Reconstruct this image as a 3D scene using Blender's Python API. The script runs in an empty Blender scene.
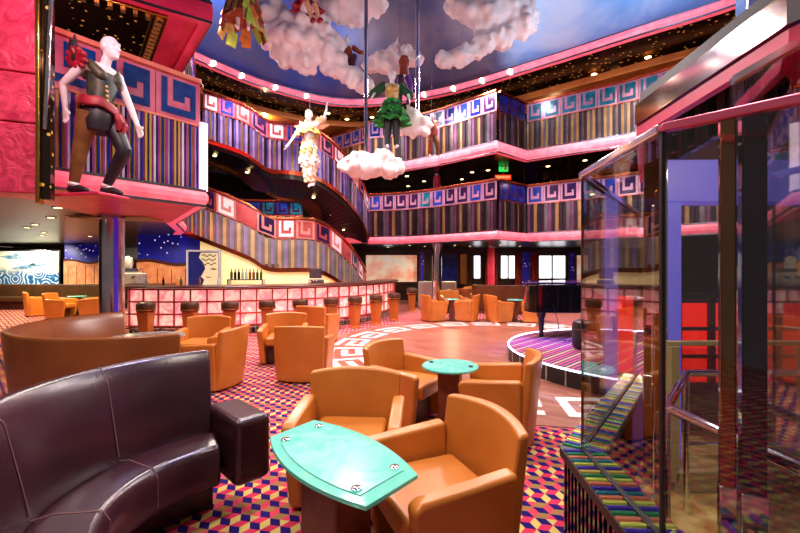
import bpy, bmesh, math, random
from mathutils import Vector, Matrix
R = random.Random(7)
SC = bpy.context.scene
C = SC.collection
PI = math.pi
F, H, HY = 400.0, 1.5, 268.0            # focal length in pixels, eye height, horizon row
def at(px, py, Y): return Vector(((px-400)/F*Y, Y, H-(py-HY)/F*Y))
def fl(px, py, z=0.0):
    Y = (H-z)*F/(py-HY)
    return Vector(((px-400)/F*Y, Y, z))
def rad(d): return d*PI/180
# ------------------------------------------------------------------ mesh builder
class MB:
    def __init__(s): s.v=[]; s.f=[]; s.m=[]
    def add(s, vs, fs, m=0, M=None):
        b=len(s.v)
        for p in vs:
            p=Vector(p)
            s.v.append(M@p if M else p)
        for f in fs: s.f.append([b+i for i in f]); s.m.append(m)
        return s
    def quad(s,a,b,c,d,m=0): return s.add([a,b,c,d],[(0,1,2,3)],m)
    def box(s,c,d,m=0,rz=0,M=None):
        x,y,z=d[0]/2,d[1]/2,d[2]/2
        T=Matrix.Translation(Vector(c))@Matrix.Rotation(rz,4,'Z')
        if M: T=M@T
        vs=[(i*x,j*y,k*z) for i in(-1,1) for j in(-1,1) for k in(-1,1)]
        return s.add(vs,[(0,1,3,2),(4,6,7,5),(0,4,5,1),(2,3,7,6),(0,2,6,4),(1,5,7,3)],m,T)
    def bar(s,a,b,w,h,m=0):
        a,b=Vector(a),Vector(b); d=b-a; L=d.length
        q=d.to_track_quat('X','Z').to_matrix().to_4x4()
        return s.box((L/2,0,0),(L,w,h),m,0,Matrix.Translation(a)@q)
    def prism(s,poly,z0,z1,m=0,M=None):
        n=len(poly)
        a=sum(poly[i][0]*poly[(i+1)%n][1]-poly[(i+1)%n][0]*poly[i][1] for i in range(n))
        if a<0: poly=poly[::-1]
        vs=[(p[0],p[1],z0) for p in poly]+[(p[0],p[1],z1) for p in poly]
        fs=[tuple(range(n-1,-1,-1)),tuple(range(n,2*n))]+[(i,(i+1)%n,n+(i+1)%n,n+i) for i in range(n)]
        return s.add(vs,fs,m,M)
    def rings(s,rs,m=0,caps=True,closed=False,M=None):
        n=len(rs[0]); vs=[p for r in rs for p in r]; fs=[]
        K=len(rs)
        for k in range(K if closed else K-1):
            for i in range(n):
                a=k*n+i; b=k*n+(i+1)%n; k2=(k+1)%K
                fs.append((a,b,k2*n+(i+1)%n,k2*n+i))
        if caps and not closed:
            fs.append(tuple(range(n-1,-1,-1))); fs.append(tuple((K-1)*n+i for i in range(n)))
        return s.add(vs,fs,m,M)
    def lathe(s,prof,c=(0,0,0),n=24,m=0,M=None,sx=1,sy=1):
        rs=[[(c[0]+r*sx*math.cos(2*PI*i/n),c[1]+r*sy*math.sin(2*PI*i/n),c[2]+z) for i in range(n)] for r,z in prof]
        return s.rings(rs,m,True,False,M)
    def tube(s,path,r,n=10,m=0,closed=False,M=None):
        P=[Vector(p) for p in path]; K=len(P)
        rr=r if isinstance(r,(list,tuple)) else [r]*K
        rs=[]; up=None
        for k in range(K):
            if closed: t=P[(k+1)%K]-P[k-1]
            else: t=P[min(k+1,K-1)]-P[max(k-1,0)]
            t.normalize()
            if up is None:
                up=Vector((0,0,1)) if abs(t.z)<.9 else Vector((1,0,0))
            u=(up-t*up.dot(t)); u.normalize(); w=t.cross(u); up=u
            rs.append([P[k]+(u*math.cos(2*PI*i/n)+w*math.sin(2*PI*i/n))*rr[k] for i in range(n)])
        return s.rings(rs,m,True,closed,M)
    def capsule(s,path,rr,n=10,m=0,M=None):
        P=[Vector(p) for p in path]; rr=list(rr)
        d0=(P[0]-P[1]).normalized(); d1=(P[-1]-P[-2]).normalized()
        Q=[P[0]+d0*rr[0]*.98,P[0]+d0*rr[0]*.6]+P+[P[-1]+d1*rr[-1]*.6,P[-1]+d1*rr[-1]*.98]
        rq=[rr[0]*.2,rr[0]*.8]+rr+[rr[-1]*.8,rr[-1]*.2]
        return s.tube(Q,rq,n,m,False,M)
    def ball(s,c,r,m=0,n=12,k=8,M=None):
        if not isinstance(r,(tuple,list)): r=(r,r,r)
        rs=[]
        for j in range(k+1):
            a=-PI/2+PI*(j+.0)/k
            q=max(math.cos(a),.02); z=math.sin(a)
            rs.append([(c[0]+r[0]*q*math.cos(2*PI*i/n),c[1]+r[1]*q*math.sin(2*PI*i/n),c[2]+r[2]*z) for i in range(n)])
        return s.rings(rs,m,True,False,M)
    def mesh(s,name,mats,smooth=False):
        me=bpy.data.meshes.new(name); me.from_pydata([tuple(v) for v in s.v],[],s.f)
        for m in (mats if isinstance(mats,(list,tuple)) else [mats]): me.materials.append(m)
        me.polygons.foreach_set('material_index',s.m)
        if smooth: me.polygons.foreach_set('use_smooth',[True]*len(s.f))
        me.update(); return me
    def build(s,name,mats,parent=None,smooth=False,bevel=0,seg=2,recalc=True,sub=0):
        me=s.mesh(name,mats,smooth or bevel>0)
        if recalc:
            bm=bmesh.new(); bm.from_mesh(me); bmesh.ops.recalc_face_normals(bm,faces=bm.faces); bm.to_mesh(me); bm.free()
        o=bpy.data.objects.new(name,me); C.objects.link(o)
        if parent: o.parent=parent
        if bevel:
            b=o.modifiers.new('bevel','BEVEL'); b.width=bevel; b.segments=seg; b.limit_method='ANGLE'; b.angle_limit=rad(35)
            b.harden_normals=True
        if sub:
            q=o.modifiers.new('sub','SUBSURF'); q.levels=sub; q.render_levels=sub
        if smooth and not bevel and not sub:
            try: me.set_sharp_from_angle(angle=rad(40))
            except Exception: pass
        return o
def remeshed(name,mb,mat,parent=None,voxel=.02,smooth=3):
    me=mb.mesh(name+'_src',mat); o=bpy.data.objects.new('tmp',me); C.objects.link(o)
    r=o.modifiers.new('r','REMESH'); r.mode='VOXEL'; r.voxel_size=voxel; r.use_smooth_shade=True
    q=o.modifiers.new('s','SMOOTH'); q.factor=.5; q.iterations=smooth
    dg=bpy.context.evaluated_depsgraph_get(); dg.update()
    m2=bpy.data.meshes.new_from_object(o.evaluated_get(dg)); m2.name=name
    bpy.data.objects.remove(o); bpy.data.meshes.remove(me)
    m2.polygons.foreach_set('use_smooth',[True]*len(m2.polygons))
    if not m2.materials: m2.materials.append(mat)
    ob=bpy.data.objects.new(name,m2); C.objects.link(ob)
    if parent: ob.parent=parent
    return ob
def tag(o,label,cat,group=None,kind=None):
    o['label']=label; o['category']=cat
    if group: o['group']=group
    if kind: o['kind']=kind
    return o
def thing(name,label,cat,loc=(0,0,0),rz=0,group=None):
    o=bpy.data.objects.new(name,None); C.objects.link(o); o.empty_display_size=.2
    o.location=loc; o.rotation_euler=(0,0,rz)
    return tag(o,label,cat,group)
def dup(root,loc,rz,label,group=None):
    r=root.copy(); C.objects.link(r); r.location=loc; r.rotation_euler=(0,0,rz); r['label']=label
    if group: r['group']=group
    for ch in list(root.children):
        c=ch.copy(); C.objects.link(c); c.parent=r
        for g in list(ch.children):
            d=g.copy(); C.objects.link(d); d.parent=c
    return r
def struct(o,label,cat): return tag(o,label,cat,None,'structure')
ORD='first second third fourth fifth sixth seventh eighth ninth tenth eleventh twelfth thirteenth fourteenth fifteenth sixteenth seventeenth eighteenth nineteenth twentieth'.split()
# ------------------------------------------------------------------ materials
def lin(c):
    if isinstance(c,str):
        c=c.lstrip('#'); c=[int(c[i:i+2],16)/255 for i in (0,2,4)]
    return tuple((x/12.92 if x<=.04045 else ((x+.055)/1.055)**2.4) for x in c)+(1,)
class NT:
    def __init__(s,name):
        s.mat=bpy.data.materials.new(name); s.mat.use_nodes=True; s.t=s.mat.node_tree; s.t.nodes.clear()
        s.out=s.t.nodes.new('ShaderNodeOutputMaterial')
    def n(s,t,**kw):
        x=s.t.nodes.new('ShaderNode'+t)
        for k,v in kw.items(): setattr(x,k,v)
        return x
    def l(s,a,b): s.t.links.new(a,b)
    def val(s,x,sock):
        if hasattr(x,'links') or hasattr(x,'is_output'): s.l(x,sock)
        else: sock.default_value=x
    def math(s,op,a,b=None,c=None):
        x=s.n('Math',operation=op)
        for i,q in enumerate((a,b,c)):
            if q is not None: s.val(q,x.inputs[i])
        return x.outputs[0]
    def mix(s,f,a,b):
        x=s.n('Mix',data_type='RGBA'); s.val(f,x.inputs[0]); s.val(a,x.inputs[6]); s.val(b,x.inputs[7]); return x.outputs[2]
    def ramp(s,f,stops,const=False):
        x=s.n('ValToRGB'); r=x.color_ramp
        if const: r.interpolation='CONSTANT'
        while len(r.elements)<len(stops): r.elements.new(.5)
        for e,(p,c) in zip(r.elements,stops): e.position=p; e.color=lin(c)
        s.l(f,x.inputs[0]); return x.outputs[0]
    def coord(s,scale=None,rot=None,kind='Object'):
        tc=s.n('TexCoord'); o=tc.outputs[kind]
        if scale or rot:
            mp=s.n('Mapping'); s.l(o,mp.inputs[0])
            if scale: mp.inputs['Scale'].default_value=scale
            if rot: mp.inputs['Rotation'].default_value=rot
            o=mp.outputs[0]
        return o
    def noise(s,co,sc=5,det=3,dist=0):
        x=s.n('TexNoise'); s.l(co,x.inputs['Vector']); x.inputs['Scale'].default_value=sc; x.inputs['Detail'].default_value=det
        x.inputs['Distortion'].default_value=dist; return x.outputs['Fac']
    def bsdf(s,col,rough=.5,metal=0,bump=None,bs=.2,emit=None,es=0,coat=0,spec=.5,bd=.02):
        b=s.n('BsdfPrincipled'); s.val(col,b.inputs['Base Color']); s.val(rough,b.inputs['Roughness']); s.val(metal,b.inputs['Metallic'])
        b.inputs['Coat Weight'].default_value=coat; b.inputs['Specular IOR Level'].default_value=spec
        if bump is not None:
            bp=s.n('Bump'); bp.inputs['Strength'].default_value=bs; bp.inputs['Distance'].default_value=bd; s.l(bump,bp.inputs['Height']); s.l(bp.outputs[0],b.inputs['Normal'])
        if emit is not None:
            s.val(emit,b.inputs['Emission Color']); b.inputs['Emission Strength'].default_value=es
        s.l(b.outputs[0],s.out.inputs[0]); return s.mat
def pm(name,c,c2=None,scale=6,rough=.5,metal=0,es=0,bump=0,bsc=60,coat=0,spec=.5,ec=None):
    t=NT(name); co=t.coord(); nz=t.noise(co,scale,4)
    if c2 is None:
        cc=lin(c); k=.86; col=t.mix(nz,tuple(x*k for x in cc[:3])+(1,),tuple(min(1,x*1.12) for x in cc[:3])+(1,))
    else: col=t.ramp(nz,[(.35,c),(.65,c2)])
    bm=t.noise(co,bsc,2) if bump else None
    return t.bsdf(col,rough,metal,bm,bump,(col if ec is None else lin(ec)) if es else None,es,coat,spec)
M={}
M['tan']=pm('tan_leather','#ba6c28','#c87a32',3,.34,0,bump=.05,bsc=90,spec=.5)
M['tan_dark']=pm('dark_tan_leather','#a85c1d','#b8681f',3,.4,0,bump=.12,bsc=90)  # darker tan of the stool pedestals
M['purple']=pm('aubergine_leather','#2a121a','#34181f',2.5,.26,0,bump=.04,bsc=60,spec=.55)
M['brownleather']=pm('brown_leather','#7a4420','#8a4e26',2.5,.28,0,bump=.04,bsc=60,spec=.5)
M['darkleather']=pm('dark_brown_leather','#3a2415','#4a2d18',3,.4,bump=.1)
M['whiteleather']=pm('white_leather','#c9c2c4','#d8d2d2',3,.4)
M['seam']=pm('seam_thread','#7a5450',rough=.6)
M['black']=pm('black_lacquer','#050507','#09090b',4,.08,spec=.6)
M['blackmat']=pm('black_panel','#0a090b','#121013',5,.45)
M['chrome']=pm('chrome','#d5d3d8','#e6e4e8',2,.09,1)
M['satin']=pm('satin_steel','#9d9aa0','#b0adb4',2,.25,1)
M['gold']=pm('gold_metal','#b98a3e','#cfa050',4,.22,1)
M['copper']=pm('copper_rail','#c8603c','#d97850',3,.22,1)
M['wood']=pm('red_brown_wood','#5b2b1a','#74391f',12,.35)
M['mahog']=pm('mahogany','#3a1710','#4d2015',14,.3)
M['honey']=pm('honey_wood','#b4713a','#c98a4c',6,.4)
M['pinkglow']=pm('pink_backlit_acrylic','#f47c90','#ffa0ac',5,.3,es=.6,ec='#ff4c66')
M['pinkpaint']=pm('pink_satin_panel','#c8244f','#e13a64',2.5,.35)
M['salmon']=pm('salmon_paint','#d8705a','#e88a70',3,.4)
M['orange']=pm('orange_lit_colour','#c8702a','#e08a3a',3,.5)  # orange light of the cove put into its base colour
M['cream']=pm('cream_added_glow','#f0dca0','#ffeec0',5,.5,es=.55,ec='#ffdf90')  # added emission imitates light falling on the back bar wall
M['bulb']=pm('lamp_glow','#fff0c8',es=14,ec='#ffd890')
M['bulbw']=pm('lamp_glow_white','#ffffff',es=9,ec='#fff2d8')
M['led']=pm('led_strip','#ffffff',es=5,ec='#d8dcff')
M['navy']=pm('navy_glass','#101a6a','#1a2c9a',4,.12)
M['teal']=pm('teal_key_glass','#0c5a78','#1a86a0',5,.15)
M['keyblue']=pm('blue_key_glass','#1a2a80','#2848b8',5,.15)
M['keydark']=pm('dark_key_glass','#1a1440','#3a1a4a',5,.15)
M['keyplate']=pm('pale_pink_mirror_plate','#c48aa8','#e0a8c0',3,.2,.35)
M['keyred']=pm('red_mirror_plate','#c04a50','#e06a68',3,.2,.45)
M['white']=pm('white_plaster','#e4dcda','#f4eeea',6,.6)
M['cloud']=pm('cloud_plaster','#e6d6d6','#f4e8e6',3,.75,bump=.3,bsc=9)
M['skin']=pm('white_mannequin','#e2dcdc','#efe9e8',5,.45)
M['marblegrey']=pm('grey_marble','#6a6a60','#a8a698',9,.15)
M['slab_edge']=pm('deck_edge','#2a1a1c',rough=.4)
M['duskwall']=pm('dark_brown_wall','#1c0f0c','#331a12',2,.35)
M['curtain']=pm('red_curtain','#6a1418','#8a2024',4,.8)
M['daylight']=pm('daylit_pane','#ffffff','#f4f6ff',.6,.3,es=2.6,ec='#f4f6ff')
def glass(name,tint,ft=.1,fmax=.9,rough=.02):
    t=NT(name); fr=t.n('LayerWeight'); fr.inputs[0].default_value=.5
    f=t.math('ADD',t.math('MULTIPLY',t.math('POWER',fr.outputs[1],4.0),fmax),ft)
    tr=t.n('BsdfTransparent'); tr.inputs[0].default_value=lin(tint); gl=t.n('BsdfGlossy'); gl.inputs['Roughness'].default_value=rough
    mx=t.n('MixShader'); t.l(f,mx.inputs[0]); t.l(tr.outputs[0],mx.inputs[1]); t.l(gl.outputs[0],mx.inputs[2]); t.l(mx.outputs[0],t.out.inputs[0]); return t.mat
M['glass']=glass('clear_guard_glass','#f2f4f4',.05,.8)
M['coated']=glass('coated_reflective_glass','#d8dce4',.26,.7)
M['pane']=glass('clear_pane','#f4f4f4',.03,.9)
def frosted(name,c,tr_amt,rough):
    t=NT(name); co=t.coord(); nz=t.noise(co,7,5,1.5)
    col=t.ramp(nz,[(.35,c),(.7,'#84dccf')])
    b=t.n('BsdfPrincipled'); t.l(col,b.inputs['Base Color']); b.inputs['Roughness'].default_value=rough; b.inputs['Coat Weight'].default_value=.25
    tr=t.n('BsdfTransparent'); tr.inputs[0].default_value=lin('#9fe6d8'); mx=t.n('MixShader'); mx.inputs[0].default_value=tr_amt
    t.l(b.outputs[0],mx.inputs[1]); t.l(tr.outputs[0],mx.inputs[2]); t.l(mx.outputs[0],t.out.inputs[0]); return t.mat
M['tableglass']=frosted('sea_green_frosted_glass','#58c8ba',.06,.2)
M['tableedge']=frosted('sea_green_clear_glass','#74dccc',.22,.08)
def carpet():
    t=NT('tumbling_block_carpet'); co=t.coord(rot=(0,0,rad(12)))
    sp=t.n('SeparateXYZ'); t.l(co,sp.inputs[0]); x,y=sp.outputs[0],sp.outputs[1]
    k=1/.056                                      # triangle heights per metre
    a=t.math('MULTIPLY',y,k)
    def ax(deg): return t.math('MULTIPLY',t.math('ADD',t.math('MULTIPLY',x,math.cos(rad(deg))),t.math('MULTIPLY',y,math.sin(rad(deg)))),k)
    A,B,Cc=ax(90),ax(210),ax(330)
    i,j,q=[t.math('FLOOR',z) for z in (A,B,Cc)]
    s=t.math('ADD',t.math('ADD',i,j),q)
    d=t.math('FLOORED_MODULO',t.math('SUBTRACT',i,j),3.0)
    up=t.math('GREATER_THAN',s,-1.5)
    dn=t.math('FLOORED_MODULO',t.math('SUBTRACT',3.0,d),3.0)
    ty=t.math('ADD',t.math('MULTIPLY',up,d),t.math('MULTIPLY',t.math('SUBTRACT',1.0,up),dn))
    par=t.math('FLOORED_MODULO',t.math('FLOOR',t.math('MULTIPLY',A,1/3.0)),2.0)
    c0=t.ramp(t.math('DIVIDE',t.math('ADD',ty,.5),3.0),[(0,'#1a1268'),(.334,'#d8375c'),(.667,'#d8c070')],True)
    c1=t.ramp(t.math('DIVIDE',t.math('ADD',ty,.5),3.0),[(0,'#1a1268'),(.334,'#a0784a'),(.667,'#e04a62')],True)
    col=t.mix(par,c0,c1)
    nz=t.noise(t.coord(),2.2,3); col=t.mix(t.math('MULTIPLY',nz,.18),col,lin('#50203c'))
    bm=t.noise(t.coord(),400,1)
    return t.bsdf(col,.95,0,bm,.3,spec=.1)
M['carpet']=carpet()
def parquet():
    t=NT('parquet'); co=t.coord(rot=(0,0,rad(35)))
    br=t.n('TexBrick'); t.l(co,br.inputs['Vector']); br.inputs['Scale'].default_value=1
    br.inputs['Brick Width'].default_value=.55; br.inputs['Row Height'].default_value=.075; br.inputs['Mortar Size'].default_value=.0015
    br.inputs['Color1'].default_value=lin('#b07a66'); br.inputs['Color2'].default_value=lin('#8a5444'); br.inputs['Mortar'].default_value=lin('#4a2620')
    nz=t.noise(t.coord(scale=(2,14,1),rot=(0,0,rad(35))),6,4)
    col=t.mix(t.math('MULTIPLY',nz,.55),br.outputs[0],lin('#5e3228'))
    return t.bsdf(col,.3,0,coat=.15)
M['parquet']=parquet()
def stripes(name,cols,w,ang,rough=.5,metal=0,bump=True,es=0):
    t=NT(name); co=t.coord(rot=(0,0,ang)); sp=t.n('SeparateXYZ'); t.l(co,sp.inputs[0])
    u=t.math('FRACT',t.math('DIVIDE',sp.outputs[1],w*len(cols)))
    col=t.ramp(u,[(i/len(cols),c) for i,c in enumerate(cols)],True)
    nz=t.noise(t.coord(),9,3); col=t.mix(t.math('MULTIPLY',nz,.3),col,lin('#1a1010'))
    return t.bsdf(col,rough,metal,u if bump else None,.15)
M['podium']=stripes('podium_striped_carpet',['#c0486a','#141060','#c8a878','#141060','#a83c68','#141060'],.034,rad(-45),.9,0,False)
M['soffit']=stripes('slatted_metal_soffit',['#5a5048','#474038','#5e564c','#161210'],.05,rad(20),.28,.8)
M['blacksoffit']=stripes('black_slatted_soffit',['#0c0b0d','#141214','#0a0a0b','#1c1a1a'],.06,rad(-20),.35,.3)
def dots(name,base,dot,sc,size,es,rough=.2,big=None):
    t=NT(name); co=t.coord(); v=t.n('TexVoronoi'); t.l(co,v.inputs['Vector']); v.inputs['Scale'].default_value=sc
    m=t.math('LESS_THAN',v.outputs['Distance'],size)
    col=t.mix(m,lin(base),lin(dot)); em=t.mix(m,tuple(x*.16 for x in lin(base)) if big else (0,0,0,1),lin(dot))
    return t.bsdf(col,rough,.0,emit=em,es=es)
M['starry']=dots('starry_blue_panel','#1018a0','#d0b8f0',6.5,.14,1.0,.4,True)
M['dots']=dots('gold_flecked_dark_ceiling','#1a0f08','#b8803a',7,.2,.5,.2)
M['dusk']=dots('speckled_dark_soffit','#1e110c','#7a4a20',6,.16,.25,.22)
M['mirror']=dots('dark_mirror_tile','#1a140c','#c09a48',9,.17,.35,.1)
def skymural():
    t=NT('painted_sky_ceiling'); co=t.coord(); sp=t.n('SeparateXYZ'); t.l(co,sp.inputs[0])
    nz=t.noise(co,.55,6,.6)
    left=t.ramp(nz,[(.36,'#1a3aa8'),(.52,'#2f54b4'),(.7,'#5a6498')])
    mid=t.ramp(nz,[(.36,'#3c3e60'),(.5,'#54506a'),(.66,'#75656c')])
    right=t.ramp(nz,[(.36,'#62a4f0'),(.52,'#86bcf8'),(.7,'#b8d8fc')])
    f=t.math('ADD',sp.outputs[0],t.math('MULTIPLY',nz,1.6))
    m1=t.n('MapRange'); t.l(f,m1.inputs[0]); m1.inputs[1].default_value=-2.6; m1.inputs[2].default_value=-.4
    m2=t.n('MapRange'); t.l(f,m2.inputs[0]); m2.inputs[1].default_value=3.6; m2.inputs[2].default_value=4.6
    col=t.mix(m2.outputs[0],t.mix(m1.outputs[0],left,mid),right)
    return t.bsdf(col,.7)
M['sky']=skymural()
def fishmural():
    t=NT('sea_mosaic_mural'); co=t.coord(); v=t.n('TexVoronoi'); t.l(co,v.inputs['Vector']); v.inputs['Scale'].default_value=2.6
    rg=t.math('SINE',t.math('MULTIPLY',v.outputs['Distance'],26))
    sea=t.ramp(rg,[(.2,'#1e5a9a'),(.6,'#7ab0d8'),(.9,'#e0ecee')])
    sp=t.n('SeparateXYZ'); t.l(co,sp.inputs[0]); nz=t.noise(co,1.5,4)
    mr=t.n('MapRange'); t.l(t.math('ADD',sp.outputs[2],t.math('MULTIPLY',nz,.5)),mr.inputs[0]); mr.inputs[1].default_value=.75; mr.inputs[2].default_value=1.0
    return t.bsdf(t.mix(mr.outputs[0],sea,lin('#f0f2dc')),.3)
M['fish']=fishmural()
M['flowermural']=pm('pale_floral_added_glow','#f4ecd4','#e89878',1.6,.4,es=.45)  # self-glow added to brighten the mural, which is no lamp
def relief():
    t=NT('pink_relief_panel'); co=t.coord(scale=(1,1,1)); nz=t.noise(co,5,4,2.2)
    col=t.ramp(nz,[(.3,'#c02850'),(.7,'#f04c70')])
    return t.bsdf(col,.35,0,nz,.5,bd=.05)
M['relief']=relief()
def barpanel():
    t=NT('pink_onyx_backlit'); co=t.coord(); nz=t.noise(co,4.5,4,1.2)
    col=t.ramp(nz,[(.33,'#ff7a86'),(.5,'#ffa8a4'),(.68,'#ffd2b8')])
    return t.bsdf(col,.25,0,emit=col,es=.85)
M['barpanel']=barpanel()
M['redglow']=pm('red_glow','#c01414','#f03424',3,.25,es=1.1,ec='#ff1c10')  # on the added counter this glow stands in for the reflected bar
M['tanmarble']=pm('tan_marble_floor','#a87e3c','#d8b878',7,.2)
M['beige']=pm('beige_metal_frame','#a89868',rough=.4)
M['lavender']=pm('lavender_lit_frame','#8880e8','#9c94f4',1.5,.4,es=.34,ec='#7068ff')
M['brownpost']=pm('bronze_post','#6a3a1c','#8a5228',6,.18,.8)
M['slat1']=pm('slat_gold_bronze','#9a7448','#b48c5c',3,.28,.6)
M['slat2']=pm('slat_dark_plum','#241820','#3a2430',3,.3,.5)
M['slat3']=pm('slat_mauve','#6a3c5c','#845074',3,.28,.6)
M['slat4']=pm('slat_grey','#5a5254','#766c6c',3,.25,.7)
M['slatpurp']=pm('slat_violet','#6a5ca8','#8c7cc4',3,.25,.6)
M['slatblue']=pm('slat_royal_blue','#1a2080','#2a36b0',3,.2,.3)
M['slatgold']=pm('slat_yellow_gold','#d8b048','#f0cc68',3,.2,.5)
M['slatmag']=pm('slat_magenta','#9a3a88','#c058a8',3,.2,.4)
M['slatwhite']=pm('slat_silver_white','#d8d4e4','#f0eef8',3,.2,.3)
M['slatgold2']=pm('slat_pale_gold','#d8b080','#ecc898',3,.3,.4)
M['slatgrey']=pm('slat_olive_grey','#847c78','#a0948c',3,.3,.5)
M['whitekey']=pm('white_key_tile','#f0e4ea',rough=.3)
M['keyredl']=pm('light_red_mirror_plate','#e88a8a','#f0a8a0',3,.2,.3)
M['keyplatepink']=pm('rose_mirror_plate','#c85a78','#e08098',3,.25,.3)
M['whitepost']=pm('white_lit_post','#ffe8f0',es=1.2,ec='#ffd8e8')
M['plumlid']=pm('plum_lacquer','#2a1030','#3c1a44',3,.12)
M['darkbrownsofa']=pm('dark_brown_sofa_leather','#5a3018','#6e3c1e',3,.35)
M['pinkrail']=pm('rail_pink_reflection','#d85a80','#f07a98',3,.2,.6)  # pink reflection put into the colour of a chrome rail
M['blackchrome']=pm('dark_mirror_metal','#38343a','#4a444a',2,.06,1)
M['goldmirror']=pm('gold_mirror_metal','#8a5c28','#b07c38',2,.08,1)
M['bluetile']=pm('deep_blue_tile','#0c2a70','#16408c',5,.2)
M['column']=pm('brushed_chrome','#c8c6cc','#dcdae0',2,.2,1)
M['slatlil']=pm('slat_lilac','#9a88b8','#b8a4d0',3,.3,.4)
# ------------------------------------------------------------------ paths, railings
def catmull(pts,k=6):
    P=[Vector(p) for p in pts]; P=[P[0]*2-P[1]]+P+[P[-1]*2-P[-2]]; out=[]
    for i in range(1,len(P)-2):
        a,b,c,d=P[i-1],P[i],P[i+1],P[i+2]
        for j in range(k):
            u=j/k
            out.append(.5*((2*b)+(c-a)*u+(2*a-5*b+4*c-d)*u*u+(3*b-a-3*c+d)*u**3))
    out.append(P[-2]); return out
class Path:
    def __init__(s,pts):
        s.p=[Vector(q) for q in pts]; s.c=[0]
        for a,b in zip(s.p,s.p[1:]): s.c.append(s.c[-1]+(b.xy-a.xy).length)
        s.L=s.c[-1]
    def at(s,u):
        u=max(0,min(s.L,u))
        for i in range(len(s.p)-1):
            if u<=s.c[i+1] or i==len(s.p)-2:
                a,b=s.p[i],s.p[i+1]; f=(u-s.c[i])/max(1e-6,s.c[i+1]-s.c[i])
                t=(b-a); n=Vector((t.y,-t.x,0)).normalized()
                return a.lerp(b,f),n
    def normals(s):
        out=[]
        for i in range(len(s.p)):
            n=Vector((0,0,0)); k=0
            seg=[]
            if i>0: t=s.p[i]-s.p[i-1]; seg.append(Vector((t.y,-t.x,0)).normalized())
            if i<len(s.p)-1: t=s.p[i+1]-s.p[i]; seg.append(Vector((t.y,-t.x,0)).normalized())
            n=sum(seg,Vector((0,0,0))); n.normalize()
            n=n/max(.5,n.dot(seg[0])); out.append(n)
        return out
def sweep(mb,path,prof,m=0,closed=False):
    pp=Path(path); N=pp.normals()
    if closed:
        K=len(path); N=[]
        P=[Vector(q) for q in path]
        for i in range(K):
            t=P[(i+1)%K]-P[i-1]; N.append(Vector((t.y,-t.x,0)).normalized())
    rs=[[p+n*o+Vector((0,0,z)) for o,z in prof] for p,n in zip(pp.p,N)]
    return mb.rings(rs,m,True,closed)
SPIRAL=['1.1111','1.1111','1.11.1','1....1','111111']
def key_panel(parent,pp,s0,s1,zb,h,plate,keym,flip=False):
    mb=MB()
    for (o,m) in ((0,0),):
        a,na=pp.at(s0+.006); b,nb=pp.at(s1-.006)
        n=((na+nb)/2).normalized(); up=Vector((0,0,1))
        c=[a+up*zb,b+up*zb,b+up*(zb+h),a+up*(zb+h)]
        vs=[q-n*.012 for q in c]+[q+n*.012 for q in c]
        mb.add(vs,[(3,2,1,0),(4,5,6,7),(0,1,5,4),(1,2,6,5),(2,3,7,6),(3,0,4,7)],0)
    R_=len(SPIRAL)
    for r,row in enumerate(SPIRAL):
        for k,ch in enumerate(row):
            if ch!='1': continue
            kk=(len(row)-1-k) if flip else k
            q=[]
            for du,dv in ((0,0),(1,0),(1,1),(0,1)):
                u=.11+.78*(kk+du)/6; v=.92-.84*(r+1-dv)/R_
                p=c[0].lerp(c[1],u).lerp(c[3].lerp(c[2],u),v)
                q.append(p+n*.02)
            mb.quad(*q,m=1)
    return mb.build('key_panel',[plate,keym],parent,recalc=False)
def railing(name,label,cat,path,slat_h,key_h,slats,keyw,plate,keys,rail,group=None,sw=.11,depth=.03,keyflip=False,root=None,skip=0):
    pp=Path(path)
    t=root or thing(name,label,cat,tuple(pp.p[0]),0,group)
    inv=Matrix.Translation(-pp.p[0]) if root is None else Matrix.Identity(4)
    loc=[p-pp.p[0] for p in pp.p] if root is None else pp.p
    pp=Path(loc)
    mb=MB(); n=max(2,int(pp.L/sw)); up=Vector((0,0,1)); prev=None
    for i in range(n):
        a,na=pp.at(pp.L*i/n+1e-4); b,nb=pp.at(pp.L*(i+1)/n-1e-4)
        o=depth if i%2 else 0
        q=[a+na*o,b+nb*o]
        m=i%len(slats)
        mb.quad(q[0],q[1],q[1]+up*slat_h,q[0]+up*slat_h,m)
        if prev is not None: mb.quad(prev,q[0],q[0]+up*slat_h,prev+up*slat_h,m)
        prev=q[1]
    mb.build('slat_panel',slats,t,recalc=False)
    nk=max(1,round(pp.L/keyw))
    for i in range(nk):
        if key_h<=0 or i<skip: continue
        key_panel(t,pp,pp.L*i/nk,pp.L*(i+1)/nk,slat_h+.02,key_h-.04,plate[i%len(plate)],keys[i%len(keys)],keyflip)
    # rails
    for nm,z,r,mt in (('handrail',slat_h+key_h+.02,.045,rail),('mid_rail',slat_h,.02,rail)):
        mb=MB(); sweep(mb,loc,[(-r,z-r*.7),(r*1.3,z-r*.7),(r*1.3,z+r*.7),(-r,z+r*.7)]); mb.build(nm,mt,t,bevel=.008 if r>.03 else 0,seg=1)
    return t
def fascia(path,z0,z1,label,out=.1,mat=None,dz=.018):
    """glowing deck-edge band with two chrome beads"""
    global TR
    TR+=1
    path=[Vector(p) for p in path]
    mb=MB(); sweep(mb,[(p[0],p[1],0) for p in path],[(-.12,z0),(out*.6,z0),(out,z0+(z1-z0)*.35),(out,z0+(z1-z0)*.65),(out*.6,z1),(-.12,z1)])
    o=mb.build('trim_%d'%TR,mat or M['pinkglow']); struct(o,label,'deck edge')
    for z in (z0,z1):
        mb=MB(); sweep(mb,[(p[0],p[1],0) for p in path],[(out*.45,z-dz),(out*.75,z-dz),(out*.75,z+dz),(out*.45,z+dz)])
        mb.build('chrome_bead',M['satin'],o)
    return o
TR=0
Z1,Z2,Z3=2.63,5.33,7.4
LA=[(-4.05,4.47),(-2.94,5.88)]                                      # near left balcony front
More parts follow.
